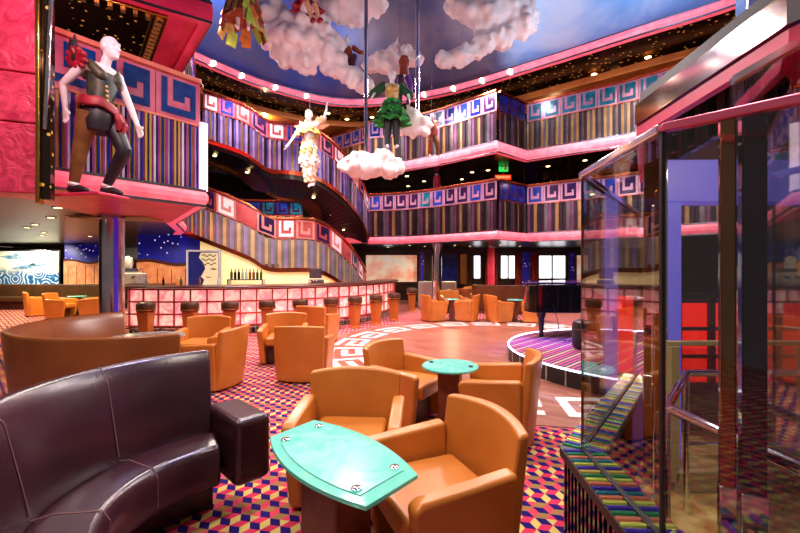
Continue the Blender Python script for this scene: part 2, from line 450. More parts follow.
LB=[(-2.94,5.88),(-4.6,8.1),(-5.5,10.1),(-6.1,11.0)]                # its return, running away to the stair
PA=[(-1.15,14.7),(0.2,14.35),(1.36,13.55),(2.93,12.1)]              # balcony behind the bar end
PC=[(2.93,12.1),(4.16,13.1)]
PB=[tuple(p.xy) for p in catmull([(4.16,13.1,0),(5.35,12.25,0),(6.7,11.3,0),(8.2,9.7,0),(9.3,8.0,0),(9.9,6.0,0)],4)]
PM=[(-6.9,15.2),(-3.4,15.7),(-1.15,14.7)]
def z_(pts,z): return [(p[0],p[1],z) for p in pts]
# ------------------------------------------------------------------ shell
mb=MB(); mb.prism([(-18,-3),(13,-3),(13,19),(-18,19)],-.1,0)
struct(mb.build('floor',M['carpet']),'tumbling block patterned carpet in navy, pink and cream','floor')
def wall(name,a,b,z0,z1,m,label,th=.15):
    mb=MB(); a,b=Vector(a+(0,)),Vector(b+(0,)); d=b-a; n=Vector((-d.y,d.x,0)).normalized()*th
    mb.prism([a.xy,b.xy,(b+n).xy,(a+n).xy],z0,z1)
    return struct(mb.build(name,m),label,'wall')
wall('wall_back',(-18,18.6),(13,18.6),0,8.2,M['duskwall'],'dark brown back wall beneath and behind the decks')
wall('wall_left',(-17.2,0),(-17.2,18.6),0,2.41,M['duskwall'],'dark wall at far left of the lounge')
wall('wall_right',(12.6,18.6),(12.6,0),0,8.2,M['duskwall'],'dark wall behind the elevator side')
# decks: soffit slabs
outer=[(12.5,6.0),(12.5,18.55),(-17.1,18.55),(-17.1,3.2),(-4.9,3.2)]
d1=LA+LB[1:]+PM[:]+PA[1:]+PC[1:]+PB[1:]+outer
mb=MB(); mb.prism(d1,2.43,2.62); struct(mb.build('ceiling',M['soffit']),'slatted metal soffit under the lower gallery deck','ceiling')
LA2=[(-3.95,5.0),(-2.73,5.75)]
L2A=[(-4.6,4.55),(-2.73,5.75)]
L2B=[(-2.73,5.75),(-3.95,7.2),(-5.9,11.6)]
UPS=[(-5.9,11.6),(-7.2,15.0)]
d2=L2A+L2B[1:]+UPS[1:]+[(-3.4,16.2)]+[(-1.15,14.9)]+PA[1:]+PC[1:]+PB[1:]+[(12.5,6.0),(12.5,18.55),(-17.1,18.55),(-17.1,3.6)]
mb=MB(); mb.prism(d2,5.08,5.3); struct(mb.build('ceiling',M['dusk']),'dark speckled soffit under the upper gallery deck','ceiling')
RING=[(p.x,p.y) for p in catmull([(-7.4,7.5,0),(-6.9,9.5,0),(-5.9,11.3,0),(-4.3,13.3,0),(-1.85,14.6,0),(1.4,13.7,0),(4.1,11.8,0),(6.1,10.2,0),(7.7,8.9,0),(9.0,7.0,0),(9.4,4.5,0)],5)]
d3=RING+[(12.5,4.5),(12.5,18.55),(-17.1,18.55),(-17.1,7.5)]
mb=MB(); mb.prism(d3,7.42,7.6); struct(mb.build('ceiling',M['dots']),'dark gold flecked ceiling over the upper gallery','ceiling')
# painted sky dome
mb=MB(); ring_c=[Vector((x,y,0)) for x,y in RING]+[Vector((9.2,2,0)),Vector((7,-1.5,0)),Vector((1,-3,0)),Vector((-5,-1.5,0)),Vector((-7.2,2,0)),Vector((-7.5,5,0))]
cen=Vector((.8,6.2,0)); rs=[]
for s in (1.03,.97,.9,.8,.68,.55,.4,.2,.03):
    rs.append([cen+(p-cen)*s+Vector((0,0,7.72+2.1*(1-min(1,s)**2))) for p in ring_c])
mb.rings(rs,0,False); 
n=len(ring_c); mb.f.append([8*n+i for i in range(n)]); mb.m.append(0)
struct(mb.build('ceiling',M['sky'],smooth=True),'painted sky ceiling in blue, grey and dusk clouds','ceiling')
ringpath=[(x,y) for x,y in RING]
fascia(ringpath,7.41,7.63,'pink glowing ring around the painted sky ceiling',.12)
# orange cove band further out below the gallery ceiling
cove=[Vector((x,y,0)) for x,y in RING]; pc=Path(cove); 
covep=[p-n*1.5 for p,n in zip(pc.p,pc.normals())]
mb=MB(); sweep(mb,covep,[(-.9,7.1),(.25,7.1),(.25,7.3),(-.9,7.3)])
TR+=1; struct(mb.build('trim_%d'%TR,M['orange']),'orange-lit cove band under the gallery ceiling','cove')
# deck edges
fascia(LA+LB[1:],2.41,2.63,'pink glowing edge of the near left balcony',.1)
fascia(PM,2.41,2.65,'pink glowing edge of the gallery behind the stairs',.08)
fascia(PA+PC[1:]+PB[1:],2.36,2.64,'long pink glowing edge of the lower gallery')
fascia(PA+PC[1:]+PB[1:],5.0,5.33,'long pink glowing edge of the upper gallery')
fascia(L2A+L2B[1:],5.02,5.3,'pink edge of the soffit above the near left balcony',.03,M['pinkpaint'])
SL=[M['slat3'],M['slat2'],M['slat1'],M['slat2'],M['slat2'],M['slat4']]
SLG=[M['slat1'],M['slat4'],M['slat1'],M['slat2'],M['slat4'],M['slat2']]
KP=[M['keyplate']]
GR='gallery railings around the atrium'
railing('gallery_railing','lower gallery railing left of the corner, blue key tiles above slats','railing',z_(PA,Z1+.02),.92,.6,SL,.5,KP,[M['keyblue'],M['keydark'],M['keydark'],M['keydark'],M['teal'],M['keyblue'],M['keydark'],M['keydark']],M['copper'],GR)
railing('gallery_railing','short return of the lower gallery railing at the corner','railing',z_([(3.02,12.18),(4.08,13.03)],Z1+.02),.92,.6,SL,.5,[M['keydark']],[M['navy']],M['copper'],GR)
railing('gallery_railing','lower gallery railing right of the corner, half behind glass','railing',z_(PB,Z1+.02),.92,.6,SL,.53,KP,[M['keyblue'],M['keydark'],M['keydark'],M['teal']],M['copper'],GR)
railing('gallery_railing','upper gallery railing left of the corner, navy key tiles on pink','railing',z_(PA,Z2),.92,.6,SL,.5,KP,[M['navy'],M['keydark'],M['navy'],M['keyblue']],M['copper'],GR)
railing('gallery_railing','short return of the upper gallery railing at the corner','railing',z_([(3.02,12.18),(4.08,13.03)],Z2),.92,.6,SL,.5,[M['keydark']],[M['navy']],M['copper'],GR)
railing('gallery_railing','upper gallery railing right of the corner, bright teal key tiles','railing',z_(PB,Z2),.92,.6,SLG,.53,KP,[M['teal']],M['copper'],GR,.075)
railing('gallery_railing','gallery railing glimpsed between the two stair flights','railing',z_(PM[:1]+[(-3.8,15.64)],Z1),.9,.55,SL,.5,[M['keydark']],[M['keyblue'],M['teal']],M['copper'],GR)
SLL=[M['slatblue'],M['slatgold'],M['slatmag'],M['slatwhite'],M['slatblue'],M['slatmag'],M['slatgold']]
lr=railing('balcony_railing','near left balcony railing with multicoloured slats behind the mannequin','railing',z_(LA,Z1),.95,.62,SLL,.62,[M['keyplatepink']],[M['bluetile']],M['salmon'],None,.026,.02)
def lrail_post():
    mb=MB(); a=Vector((LA[1][0]-LA[0][0],LA[1][1]-LA[0][1],0)); mb.box((a.x+.03,a.y+.02,.5),(.1,.1,1.0),0,rad(52)); mb.build('lit_end_post',M['whitepost'],lr)['label']='white lit end post'
lrail_post()
railing('balcony_railing','side return of the near left balcony railing, running towards the stairs','railing',z_([(-2.99,5.96),(-4.6,8.1),(-5.45,10.0)],Z1),.95,.62,SL,.6,KP,[M['navy']],M['copper'])
railing('balcony_railing','upper left balcony railing above the mirror soffit','railing',z_([L2A[0],L2A[1]]+L2B[1:-1]+[(-5.75,11.2)],Z2),.92,.6,SL,.6,KP,[M['navy']],M['copper'])
railing('gallery_railing','upper gallery railing behind the upper stair flight','railing',z_([(-6.65,13.5),(-7.2,15.0),(-3.4,16.9),(-1.15,15.0)],Z2),.92,.6,SL,.5,KP,[M['keyblue']],M['copper'],GR)
# ------------------------------------------------------------------ stairs
def stair(label,outer,inner,k,under,keys,plate,slats,sw=.1,key_h=.55,slat_h=.85,lights=(),th=.22):
    po=catmull(outer,k); pi=catmull(inner,k); o0=po[0].copy()
    t=thing('staircase',label,'staircase',tuple(o0),0)
    po=[p-o0 for p in po]; pi=[p-o0 for p in pi]
    mb=MB()
    rs=[[a+Vector((0,0,0)),a+Vector((0,0,-th)),b+Vector((0,0,-th)),b] for a,b in zip(po,pi)]
    mb.rings(rs,0); mb.build('underside',under,t)
    mb=MB(); sweep(mb,pi,[(-.06,-.3),(.03,-.3),(.03,.06),(-.06,.06)]); mb.build('stringer',M['gold'],t)
    mb=MB(); sweep(mb,po,[(-.02,-.1),(.05,-.1),(.05,.02),(-.02,.02)]); mb.build('stringer',M['copper'],t)
    mb=MB(); N=16
    Po,Pi=Path(po),Path(pi)
    for i in range(N):
        a,_=Po.at(Po.L*i/N); b,_=Po.at(Po.L*(i+1)/N); c,_=Pi.at(Pi.L*(i+1)/N); d,_=Pi.at(Pi.L*i/N)
        zt=max(a.z,b.z)+.02
        q=[a,b,c,d]
        mb.add([(p.x,p.y,z-.03) for p,z in zip(q,(a.z,b.z,b.z,a.z))]+[(p.x,p.y,zt) for p in q],[(3,2,1,0),(4,5,6,7),(0,1,5,4),(1,2,6,5),(2,3,7,6),(3,0,4,7)])
    mb.build('steps',M['wood'],t)
    railing('', '', '', po, slat_h,key_h,slats,.5,plate,keys,M['copper'],root=t,sw=sw)
    for u,w in lights:
        a,_=Po.at(Po.L*u); b,_=Pi.at(Pi.L*u); c=a.lerp(b,w)+Vector((0,0,-.235))
        mb=MB(); mb.lathe([(.05,0),(.05,.02),(.001,.02)],(0,0,-.02),14); q=mb.build('downlight',M['bulb'],t); q.location=c
    return t
UO=[(-5.75,11.7,5.3),(-4.5,11.5,4.83),(-3.73,11.4,4.32),(-3.0,11.4,4.24),(-2.33,11.8,4.1),(-1.75,12.6,3.7),(-1.4,13.6,3.25),(-1.15,14.5,2.65)]
UI=[(-6.5,13.2,5.3),(-5.3,14.2,4.83),(-4.5,14.5,4.32),(-3.9,14.6,4.24),(-3.5,15.1,4.05),(-3.3,15.6,3.7),(-3.2,16.1,3.2),(-3.1,16.6,2.65)]
stair('upper curved stair flight with purple slats and black underside',UO,UI,5,M['blacksoffit'],[M['whitekey'],M['keyblue'],M['keyredl'],M['keydark']],[M['keyred'],M['keyplatepink']],[M['slatpurp'],M['slatlil'],M['slatpurp'],M['slat1'],M['slatpurp'],M['slatlil'],M['slat2']],.07,.5,.85,((.06,.35),(.24,.5),(.42,.45),(.6,.45),(.78,.5),(.9,.4)))
LO=[(-6.2,11.1,2.63),(-4.95,10.5,2.2),(-4.0,10.6,1.8),(-3.5,10.8,1.5),(-2.3,11.1,1.45),(-1.65,12.0,.95),(-1.3,13.0,.35),(-1.2,13.8,.0)]
LI=[(-6.9,13.3,2.63),(-5.6,12.9,2.2),(-4.7,12.9,1.8),(-4.2,13.0,1.5),(-3.6,13.2,1.45),(-3.2,13.7,.95),(-3.0,14.4,.35),(-2.9,15.0,.0)]
stair('lower curved stair flight with gold slats sweeping down behind the bar',LO,LI,5,M['duskwall'],[M['whitekey'],M['keyred'],M['keydark']],[M['keyred'],M['keyredl']],[M['slatgold2'],M['slatgrey'],M['slatlil'],M['slatgrey']],.085,.55,.8,(),.04)
# ------------------------------------------------------------------ dance floor and podium
DC=(2.2,7.5); 
def pol(r,a,z=0,c=DC): return (c[0]+r*math.cos(a),c[1]+r*math.sin(a),z)
mb=MB(); mb.lathe([(3.8,.0),(3.8,.006),(.001,.006)],(DC[0],DC[1],0),96)
df=tag(mb.build('dance_floor',M['parquet']),'round parquet dance floor with white key border','dance floor',None,'structure')
KEY=['1111111..','1........','1.11111..','1.....1..','1111111..']
mb=MB(); NU=22
for u in range(NU):
    for r,row in enumerate(KEY):
        for k,ch in enumerate(row):
            if ch=='1':
                a0=2*PI*(u+k/9)/NU; a1=2*PI*(u+(k+1)/9)/NU; r0=3.52-.62*r/5; r1=3.52-.62*(r+1)/5
                mb.quad(pol(r1,a0,.009),pol(r0,a0,.009),pol(r0,a1,.009),pol(r1,a1,.009))
mb.build('key_border',pm('white_floor_inlay','#f4e6e0',rough=.25),df,recalc=False)
mb=MB(); PCN=(3.9,6.2); PR=2.15
mb.lathe([(PR,0),(PR,.2),(.001,.2)],(PCN[0],PCN[1],0.012),80)
pd=tag(mb.build('podium',M['blackmat']),'low round stage under the piano with a striped carpet top and white light line','stage')
mb=MB(); mb.lathe([(PR-.03,.0),(PR-.03,.008),(.001,.008)],(PCN[0],PCN[1],.212),80); mb.build('striped_top',M['podium'],pd)
mb=MB(); mb.tube([pol(PR-.005,2*PI*i/120,.222,PCN) for i in range(120)],.013,6,0,True); mb.build('light_strip',M['led'],pd,smooth=True)['label']='white edge light strip'
mb=MB()
for i in range(44):
    a=2*PI*i/44; mb.box(pol(PR+.004,a,.11,PCN),(.012,.02,.19),0,a)
mb.build('riser_joint',M['marblegrey'],pd)
# ------------------------------------------------------------------ bar
BC=(-5.2,13.9); BR=5.0
def bp(r,a,z=0): return Vector((BC[0]+r*math.cos(a),BC[1]+r*math.sin(a),z))
A0,A1=rad(259.5),rad(364)
NA=72; arc=[A0+(A1-A0)*i/NA for i in range(NA+1)]
def bpath(r,z=0):
    e=bp(r,A0); return [Vector((e.x-.55,e.y+1.6,z))]+[bp(r,a,z) for a in arc]
bar=thing('bar_counter','long curved bar with a pink backlit onyx front and dark top','bar')
mb=MB(); bpp=Path(bpath(BR)); sweep(mb,bpath(BR),[(-.5,0),(-.5,.2),(-.02,.2),(-.02,0)])
for i in range(int(bpp.L/.3)):
    for r,row in enumerate(SPIRAL):
        for k,ch in enumerate(row):
            if ch=='1':
                q=[]
                for du,dv in ((0,0),(1,0),(1,1),(0,1)):
                    p,n=bpp.at(.3*i+.22*(k+du)/6); q.append(p-n*.012+Vector((0,0,.175-.15*(r+1-dv)/5)))
                mb.quad(*q,m=1)
mb.build('plinth',[M['blackmat'],M['marblegrey']],bar,recalc=False)
mb=MB(); sweep(mb,bpath(BR),[(-.3,.2),(0,.2),(0,1.03),(-.3,1.03)]); mb.build('backlit_panel',M['barpanel'],bar)
mb=MB()
for z in (.2,.47,.745,1.02): sweep(mb,bpath(BR),[(-.02,z-.018),(.03,z-.018),(.03,z+.018),(-.02,z+.018)])
bpp=Path(bpath(BR)); nb=int(bpp.L/.345)
for i in range(nb+1):
    p,n=bpp.at(bpp.L*i/nb); q=p+n*.012; mb.box((q.x,q.y,.61),(.04,.03,.82),0,math.atan2(n.y,n.x))
mb.build('lattice_frame',pm('red_brown_frame','#a83430','#bc443c',6,.35),bar)
mb=MB(); sweep(mb,bpath(BR),[(-.65,1.05),(.14,1.05),(.17,1.075),(.14,1.1),(-.65,1.1)]); mb.build('countertop',M['mahog'],bar)
# foot rail
mb=MB(); mb.tube([bp(BR+.16,a,.16) for a in arc],.02,8); mb.build('foot_rail',M['chrome'],bar,smooth=True)
# stools
def stool():
    t=thing('bar_stool','', 'stool',(0,0,0),0,'bar stools along the bar')
    mb=MB(); mb.lathe([(.16,0),(.16,.02),(.12,.04)],n=4); 
    mb=MB(); w=[(.10,.0),(.10,.03),(.085,.05),(.125,.6)]
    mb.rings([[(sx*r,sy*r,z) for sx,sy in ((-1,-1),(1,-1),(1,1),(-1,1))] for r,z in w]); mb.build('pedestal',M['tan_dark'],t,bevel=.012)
    mb=MB(); mb.lathe([(.02,.6),(.165,.6),(.18,.62),(.18,.75),(.165,.78),(.1,.795),(.001,.8)],n=28); mb.build('seat',M['darkleather'],t,smooth=True)
    mb=MB(); mb.lathe([(.183,.625),(.186,.64),(.183,.655)],n=28); mb.build('seat_band',M['gold'],t,smooth=True)
    return t
st=stool(); n=0
lab=['at the far left end of the glowing bar']+[x+' stool from the left along the glowing bar' for x in ORD[1:10]]+['at the far right end of the glowing bar']
for i,px in enumerate((146,190,230,267,300,331,355,376,394,404,409)):
    best=min((abs((bp(5.62,rad(k/10)).x)/(bp(5.62,rad(k/10)).y)-(px-400)/400),k) for k in range(2450,3690))[1]
    if i>=9: best=[0,0,0,0,0,0,0,0,0,3570,3640][i]
    p=bp(5.62,rad(best/10)); lb='dark topped bar stool, '+lab[i]
    if i==0: st.location=p; st.rotation_euler=(0,0,rad(best/10)); st['label']=lb
    else: dup(st,p,rad(best/10),lb)
# partition behind the bar: starry blue over wood
def partition(name,a,b,z1,zw,label,amp=.06):
    t=thing(name,label,'wall panel',(a[0],a[1],0),math.atan2(b[1]-a[1],b[0]-a[0])); L=math.hypot(b[0]-a[0],b[1]-a[1])
    mb=MB(); N=24
    mb.box((L/2,.06,z1/2),(L,.06,z1)); mb.build('starry_panel',M['starry'],t)
    mb=MB(); rs=[]
    for i in range(N+1):
        x=L*i/N; z=zw+amp*math.sin(i/N*2.2*PI+.6)
        rs.append([(x,.03,.0),(x,-.02,.0),(x,-.02,z),(x,.03,z)])
    mb.rings(rs); mb.build('wood_panel',M['honeypink'],t)
    mb=MB(); rs=[]
    for i in range(N+1):
        x=L*i/N; z=zw+amp*math.sin(i/N*2.2*PI+.6)
        rs.append([(x,.03,z),(x,-.05,z),(x,-.05,z+.07),(x,.03,z+.07)])
    mb.rings(rs); mb.build('wavy_trim',M['mahog'],t)
    mb=MB()
    for k in range(5): mb.box((L*(k+.5)/5,-.024,zw/2-.05),(.012,.01,zw-.2))
    mb.build('panel_joint',M['mahog'],t)
    return t
M['honeypink']=pm('peach_wood_panel','#c87a58','#e09a74',6,.4)
p0,p1=at(137,260,10.9),at(207,260,10.9)
partition('wall_panel',p0.xy,p1.xy,2.42,1.62,'starry blue panel over peach wood behind the left of the bar')
p0,p1=at(64,260,15.3),at(108,260,15.3)
partition('wall_panel',p0.xy,p1.xy,2.4,1.72,'starry blue panel over honey wood at the far left')
# generic face-like framed panel
def framed(name,label,px0,px1,py0,py1,Y,base,fm=None,depth=.05,shapes=None,cat='picture'):
    a=at(px0,py0,Y); b=at(px1,py1,Y); w=b.x-a.x; h=a.z-b.z
    t=thing(name,label,cat,(a.x,Y,b.z))
    mb=MB(); mb.box((w/2,.0,h/2),(w,depth*.6,h)); mb.build('picture_panel',base,t)
    mb=MB(); f=.05*min(1,w)
    mb.box((w/2,-.01,f/2),(w,depth,f)); mb.box((w/2,-.01,h-f/2),(w,depth,f)); mb.box((f/2,-.01,h/2),(f,depth,h-2*f)); mb.box((w-f/2,-.01,h/2),(f,depth,h-2*f))
    mb.build('picture_frame',fm or M['satin'],t)
    if shapes: shapes(t,w,h,-depth*.3-.004)
    return t
def blobs(t,w,h,y):
    mb=MB()
    def poly(pts,m): 
        mb.add([(u*w,y-m*.003,v*h) for u,v in pts],[tuple(range(len(pts)))],m)
    poly([(.45,.05),(.93,.05),(.93,.93),(.42,.93),(.36,.8),(.5,.66),(.55,.5),(.42,.3),(.52,.22)],0)
    for k in range(3):
        q=[(.45+.42*j/8+.0,.87-.11*k+.03*math.sin(j*1.7+k)) for j in range(9)]
        poly(q+[(u,v-.035) for u,v in q[::-1]],1)
    poly([(.68,.5),(.8,.53),(.9,.48),(.8,.47)],1); poly([(.56,.3),(.62,.26),(.75,.28),(.62,.3)],1)
    o=mb.build('pale_motif',[pm('ivory_paint','#e8e4b8','#f0ecc8',4,.5),pm('olive_paint','#6a6a3a',rough=.5)],t,recalc=False)
framed('wall_picture','tall navy picture with a pale abstract shape standing behind the bar',187,221,250,288,10.3,pm('navy_paint','#101a70',rough=.4),M['slatwhite'],.06,blobs)
def fishes(t,w,h,y):
    for (cx,cz,L,sl) in ((.18,.42,.36,.02),(.62,.55,.42,.12),(.42,.8,.25,-.05)):
        mb=MB(); N=14; up=[];dn=[]
        for i in range(N+1):
            u=i/N; b=math.sin(PI*min(1,u*1.05))**.8*.055 if u<.9 else .06*(u-.82)*8*.5
            x=(cx+L*(u-.5))*w; z=(cz+sl*(u-.5))*h
            up.append((x,y,z+b*h)); dn.append((x,y,z-b*h))
        mb.add(up+dn[::-1],[tuple(range(2*N+2))]); mb.add([(cx*w,y,cz*h+.03*h),((cx+.06)*w,y,cz*h+.13*h),((cx+.1)*w,y,cz*h+.03*h)],[(0,1,2)])
        mb.build('fish_shape',pm('slate_blue_paint','#4a78a0','#8ab0c0',5,.4),t,recalc=False)
framed('wall_mural','sea mosaic mural with blue fish over curling waves at far left',-24,61,250,287,15.4,M['fish'],M['satin'],.08,fishes,'mural')
framed('wall_mural','pale floral mural with added glow at the back beyond the bar end',365,418,254,283,16.8,M['flowermural'],M['mahog'],.12,None,'mural')
# back bar under the stair; glow in the material stands for light on it
bw=[Vector(p) for p in catmull(LO,3)]; N_=Path(bw).normals()
mb=MB(); rs=[]
for p,n in zip(bw[2:16],N_[2:16]):
    q=p-n*.03; zt=max(.3,p.z-.03); rs.append([(q.x,q.y,0),(q.x,q.y,zt),(q.x-n.x*.1,q.y-n.y*.1,zt),(q.x-n.x*.1,q.y-n.y*.1,0)])
mb.rings(rs); tag(mb.build('back_bar_wall',M['cream']),'cream back wall with added glow under the lower stair flight','wall panel',None,'structure')
# shelf of bottles
sh=at(246,283,10.25); t=thing('bottle_shelf','small dark shelf unit with bottles behind the bar','shelf',(sh.x,sh.y,0))
mb=MB(); mb.box((0,.06,.5),(.95,.3,1.0)); mb.build('cabinet',M['mahog'],t,bevel=.01)
mb=MB(); mb.box((0,.02,1.2),(.9,.2,.025)); mb.build('shelf',M['satin'],t)
mb=MB(); mb.box((-.44,.02,1.11),(.03,.2,.2)); mb.build('upright',M['satin'],t); mb=MB(); mb.box((.44,.02,1.11),(.03,.2,.2)); mb.build('upright',M['satin'],t)
BM=[pm('green_bottle','#2a5a20',rough=.1),pm('amber_bottle','#7a4a14',rough=.1),pm('clear_bottle','#b0b8a8',rough=.1),pm('dark_bottle','#1c1410',rough=.1)]
def bottle(p,m,label,group,s=1):
    t=thing('bottle',label,'bottle',p,0,group)
    mb=MB(); mb.lathe([(.001,0),(.036*s,0),(.038*s,.02),(.038*s,.17*s),(.03*s,.2*s),(.014*s,.225*s),(.013*s,.27*s)],n=12); mb.build('glass_body',m,t,smooth=True)
    mb=MB(); mb.lathe([(.016*s,.27*s),(.016*s,.295*s),(.001,.295*s)],n=10); mb.build('cap',M['gold'],t,smooth=True)
    return t
for k in range(9):
    bottle((sh.x-.38+.095*k,sh.y+.02,1.2125),BM[(k*3+k//2)%4],'bottle on the lit back bar shelf, %s from the left'%ORD[k],'bottles on the back bar shelf',.9)
for k in range(5):
    p=bp(BR-.3,rad(262+5*k)); bottle((p.x,p.y,1.1),BM[(k+2)%4],'short bottle on the left end of the bar top, %s from the left'%ORD[k],'bottles on the bar top',.7)
# espresso machine and till at the bar's left end
t=thing('coffee_machine','white and chrome coffee machine on the left end of the bar','machine',tuple(at(133,287,9.9).xy)+(1.1,),.1)
mb=MB(); mb.box((0,0,.14),(.5,.35,.28)); mb.build('body',M['whiteleather'],t,bevel=.03)
mb=MB(); mb.box((0,0,.34),(.38,.26,.1)); mb.build('cup_tray',M['chrome'],t,bevel=.02)
mb=MB(); mb.lathe([(.09,0),(.12,.12),(.1,.26),(.02,.3)],(-.12,0,.39),16); mb.build('bean_hopper',M['whiteleather'],t,smooth=True)
for x in (-.12,.12):
    mb=MB(); mb.tube([(x,-.15,.2),(x,-.28,.16)],.02,8); mb.build('handle',M['black'],t)
t=thing('cash_till','small grey till standing on the bar top before the stair','till',tuple(at(316,285,10.12).xy)+(0.004,),.5)
mb=MB(); mb.box((0,0,1.16),(.34,.3,.1)); mb.build('body',M['satin'],t,bevel=.02)
mb=MB(); mb.box((0,.05,1.36),(.32,.04,.26)); mb.build('screen',M['satin'],t,bevel=.01)
# ------------------------------------------------------------------ armchairs
def armchair():
    t=thing('armchair','','armchair',(0,0,0),0)
    # backrest: gently curved slab, leaning
    mb=MB(); N=10; rs=[]
    for i in range(N+1):
        u=-1+2*i/N; 
        def P(z,th): 
            w=.305+.03*(z/.76); lean=.07*(z/.76)
            return (u*w,.27-.085*u*u+lean+th,z)
        zt=.76-.02*u*u
        rs.append([P(.02,-.05),P(.40,-.05),P(zt,-.03),P(zt,.035),P(.40,.035),P(.02,.03)])
    mb.rings(rs); mb.build('backrest',M['tan'],t,bevel=.022,seg=3)
    for s in (-1,1):
        mb=MB(); pr=[(-.24,.02),(-.31,.535),(-.27,.56),(.2,.595),(.2,.02)]
        def sx(z,o): return s*(.285+.04*(z/.6)+o)
        mb.rings([[(sx(z,-.045),y,z) for y,z in pr],[(sx(z,.045),y,z) for y,z in pr]]); mb.build('armrest',M['tan'],t,bevel=.024,seg=3)
    mb=MB(); mb.box((0,-.045,.37),(.49,.52,.13)); mb.build('seat',M['tan'],t,bevel=.035,seg=3)
    mb=MB(); mb.box((0,.02,.165),(.47,.34,.29)); mb.build('base',M['darkleather'],t,bevel=.01)
    return t
ac=armchair(); used=[False]
def chair(x,y,fx,fy,label,group=None):
    rz=math.atan2(fx,-fy)          # local -Y turned to the facing direction
    if not used[0]:
        used[0]=True; ac.location=(x,y,0); ac.rotation_euler=(0,0,rz); ac['label']=label
        if group: ac['group']=group
        return ac
    return dup(ac,(x,y,0),rz,label,group)
chair(-.34,2.68,-.05,-1,'tan leather armchair behind the glass table, facing the camera')
chair(.2,2.02,-.92,-.39,'large tan armchair nearest the camera, to the right of the glass table')
chair(.06,3.92,.85,-.52,'tan armchair left of the small round glass table')
chair(.88,3.57,-.94,.3,'tan armchair right of the small round glass table, near the podium')
chair(-1.3,5.45,.03,1,'tan armchair seen squarely from behind on the carpet before the bar')
chair(-1.86,6.42,.15,-1,'tan armchair facing the camera just behind the chair with its back turned')
chair(-1.68,8.15,.35,1,'tan armchair closest to the middle of the bar, its back to the camera')
chair(-2.95,5.95,.05,-1,'tan armchair facing the camera beyond the grey marble table')
chair(-2.36,5.12,-1,.12,'tan armchair on the right side of the grey marble table, seen from its side')
for px,Y,fx,fy,l in ((433,11.4,.9,.35,'leftmost tan armchair beyond the dance floor, left of its table'),(467,11.4,-.9,.35,'tan armchair beyond the dance floor, on the right of the first small table'),
        (498,11.2,.9,.3,'tan armchair beyond the dance floor, left of the second small table'),(533,11.1,-.9,.3,'tan armchair beyond the dance floor beside the piano')):
    chair((px-400)/400*Y,Y,fx,fy,l)
for px,Y,fx,fy,l in ((38,12.6,.6,.6,'yellow tan armchair under the sea mural, leftmost of the far left group'),(60,12.0,.95,.2,'yellow tan armchair under the sea mural, left of the small green table'),(93,12.3,-.9,-.4,'yellow tan armchair at far left beside the chrome pillar')):
    chair((px-400)/400*Y,Y,fx,fy,l)
for k,(px,Y) in enumerate(((451,13.3),(463,14.4),(474,15.7))):
    chair((px-400)/400*Y,Y,(.1,-.1,.15)[k],-1,'far tan armchair in the back row before the windows, %s from the left'%ORD[k],'far armchairs before the windows')
# ------------------------------------------------------------------ tables
# long barrel glass table in front
c4=[Vector((-.60,2.12,0)),Vector((-.395,2.30,0)),Vector((.095,1.72,0)),Vector((-.115,1.50,0))]
c4=[fl(270,437,.62),fl(314,420,.62),fl(418,475,.62),fl(366,507,.62)]
ctr=sum(c4,Vector((0,0,0)))/4; ctr.z=0
def barrel(k,bow):
    q=[ctr+(Vector((p.x,p.y,0))-ctr)*k for p in c4]; out=[]
    for (a,b,bo) in ((q[0],q[1],.0),(q[1],q[2],bow),(q[2],q[3],.0),(q[3],q[0],bow)):
        d=b-a; n=Vector((d.y,-d.x,0)).normalized()
        if n.dot((a+b)/2-ctr)<0: n=-n
        N=14 if bo else 3
        for i in range(N): 
            u=i/N; out.append(a+d*u+n*bo*4*u*(1-u))
    return [(p.x-ctr.x,p.y-ctr.y) for p in out]
t=thing('glass_table','barrel shaped sea green glass table with four chrome studs in front','table',tuple(ctr))
mb=MB(); mb.prism(barrel(1,.085),.603,.622); mb.build('glass_top',M['tableedge'],t,bevel=.003)
mb=MB(); mb.prism(barrel(.84,.06),.6235,.626); mb.build('frosted_panel',M['tableglass'],t)
for k in range(4):
    p=(Vector((c4[k].x,c4[k].y,0))-ctr)*.74
    mb=MB(); mb.lathe([(.022,0),(.022,.005),(.017,.009),(.001,.010)],(p.x,p.y,.6265),20); mb.build('stud',M['chrome'],t,smooth=True)
ang=math.atan2(c4[2].y-c4[1].y,c4[2].x-c4[1].x)
mb=MB(); mb.box((0.0,0,.3),(.3,.2,.58),0,ang); mb.build('pedestal',M['wood'],t,bevel=.01)
mb=MB(); mb.box((0.0,0,.012),(.42,.3,.024),0,ang); mb.build('foot_plate',M['darkleather'],t,bevel=.005)
# small round glass table
def round_table(x,y,r,h,label,top,ped,pr=.1):
    t=thing('round_table',label,'table',(x,y,0))
    mb=MB(); mb.lathe([(.001,h-.022),(r-.006,h-.022),(r,h-.016),(r,h-.006),(r-.006,h),(.001,h)],n=44); mb.build('table_top',top,t,smooth=True)
    mb=MB(); mb.lathe([(pr*1.15,.03),(pr,.08),(pr*1.15,h-.023)],n=4 if ped is not M['satin'] else 20); o=mb.build('pedestal',ped,t); o.rotation_euler=(0,0,.5)
    mb=MB(); mb.lathe([(.001,0),(pr*1.8,0),(pr*1.8,.03),(.001,.03)],n=28); mb.build('foot_plate',M['darkleather'],t)
    return t
t=round_table(.455,3.63,.255,.62,'small round sea green glass table between two tan armchairs',M['tableglass'],M['wood'],.12)
for a in (2.6,5.9):
    mb=MB(); mb.lathe([(.02,0),(.02,.008),(.001,.009)],(.19*math.cos(a),.19*math.sin(a),.621),16); mb.build('stud',M['black'],t)
round_table(-3.0,4.75,.4,.69,'round grey marble table inside the brown curved sofa',M['marblegrey'],M['darkleather'])
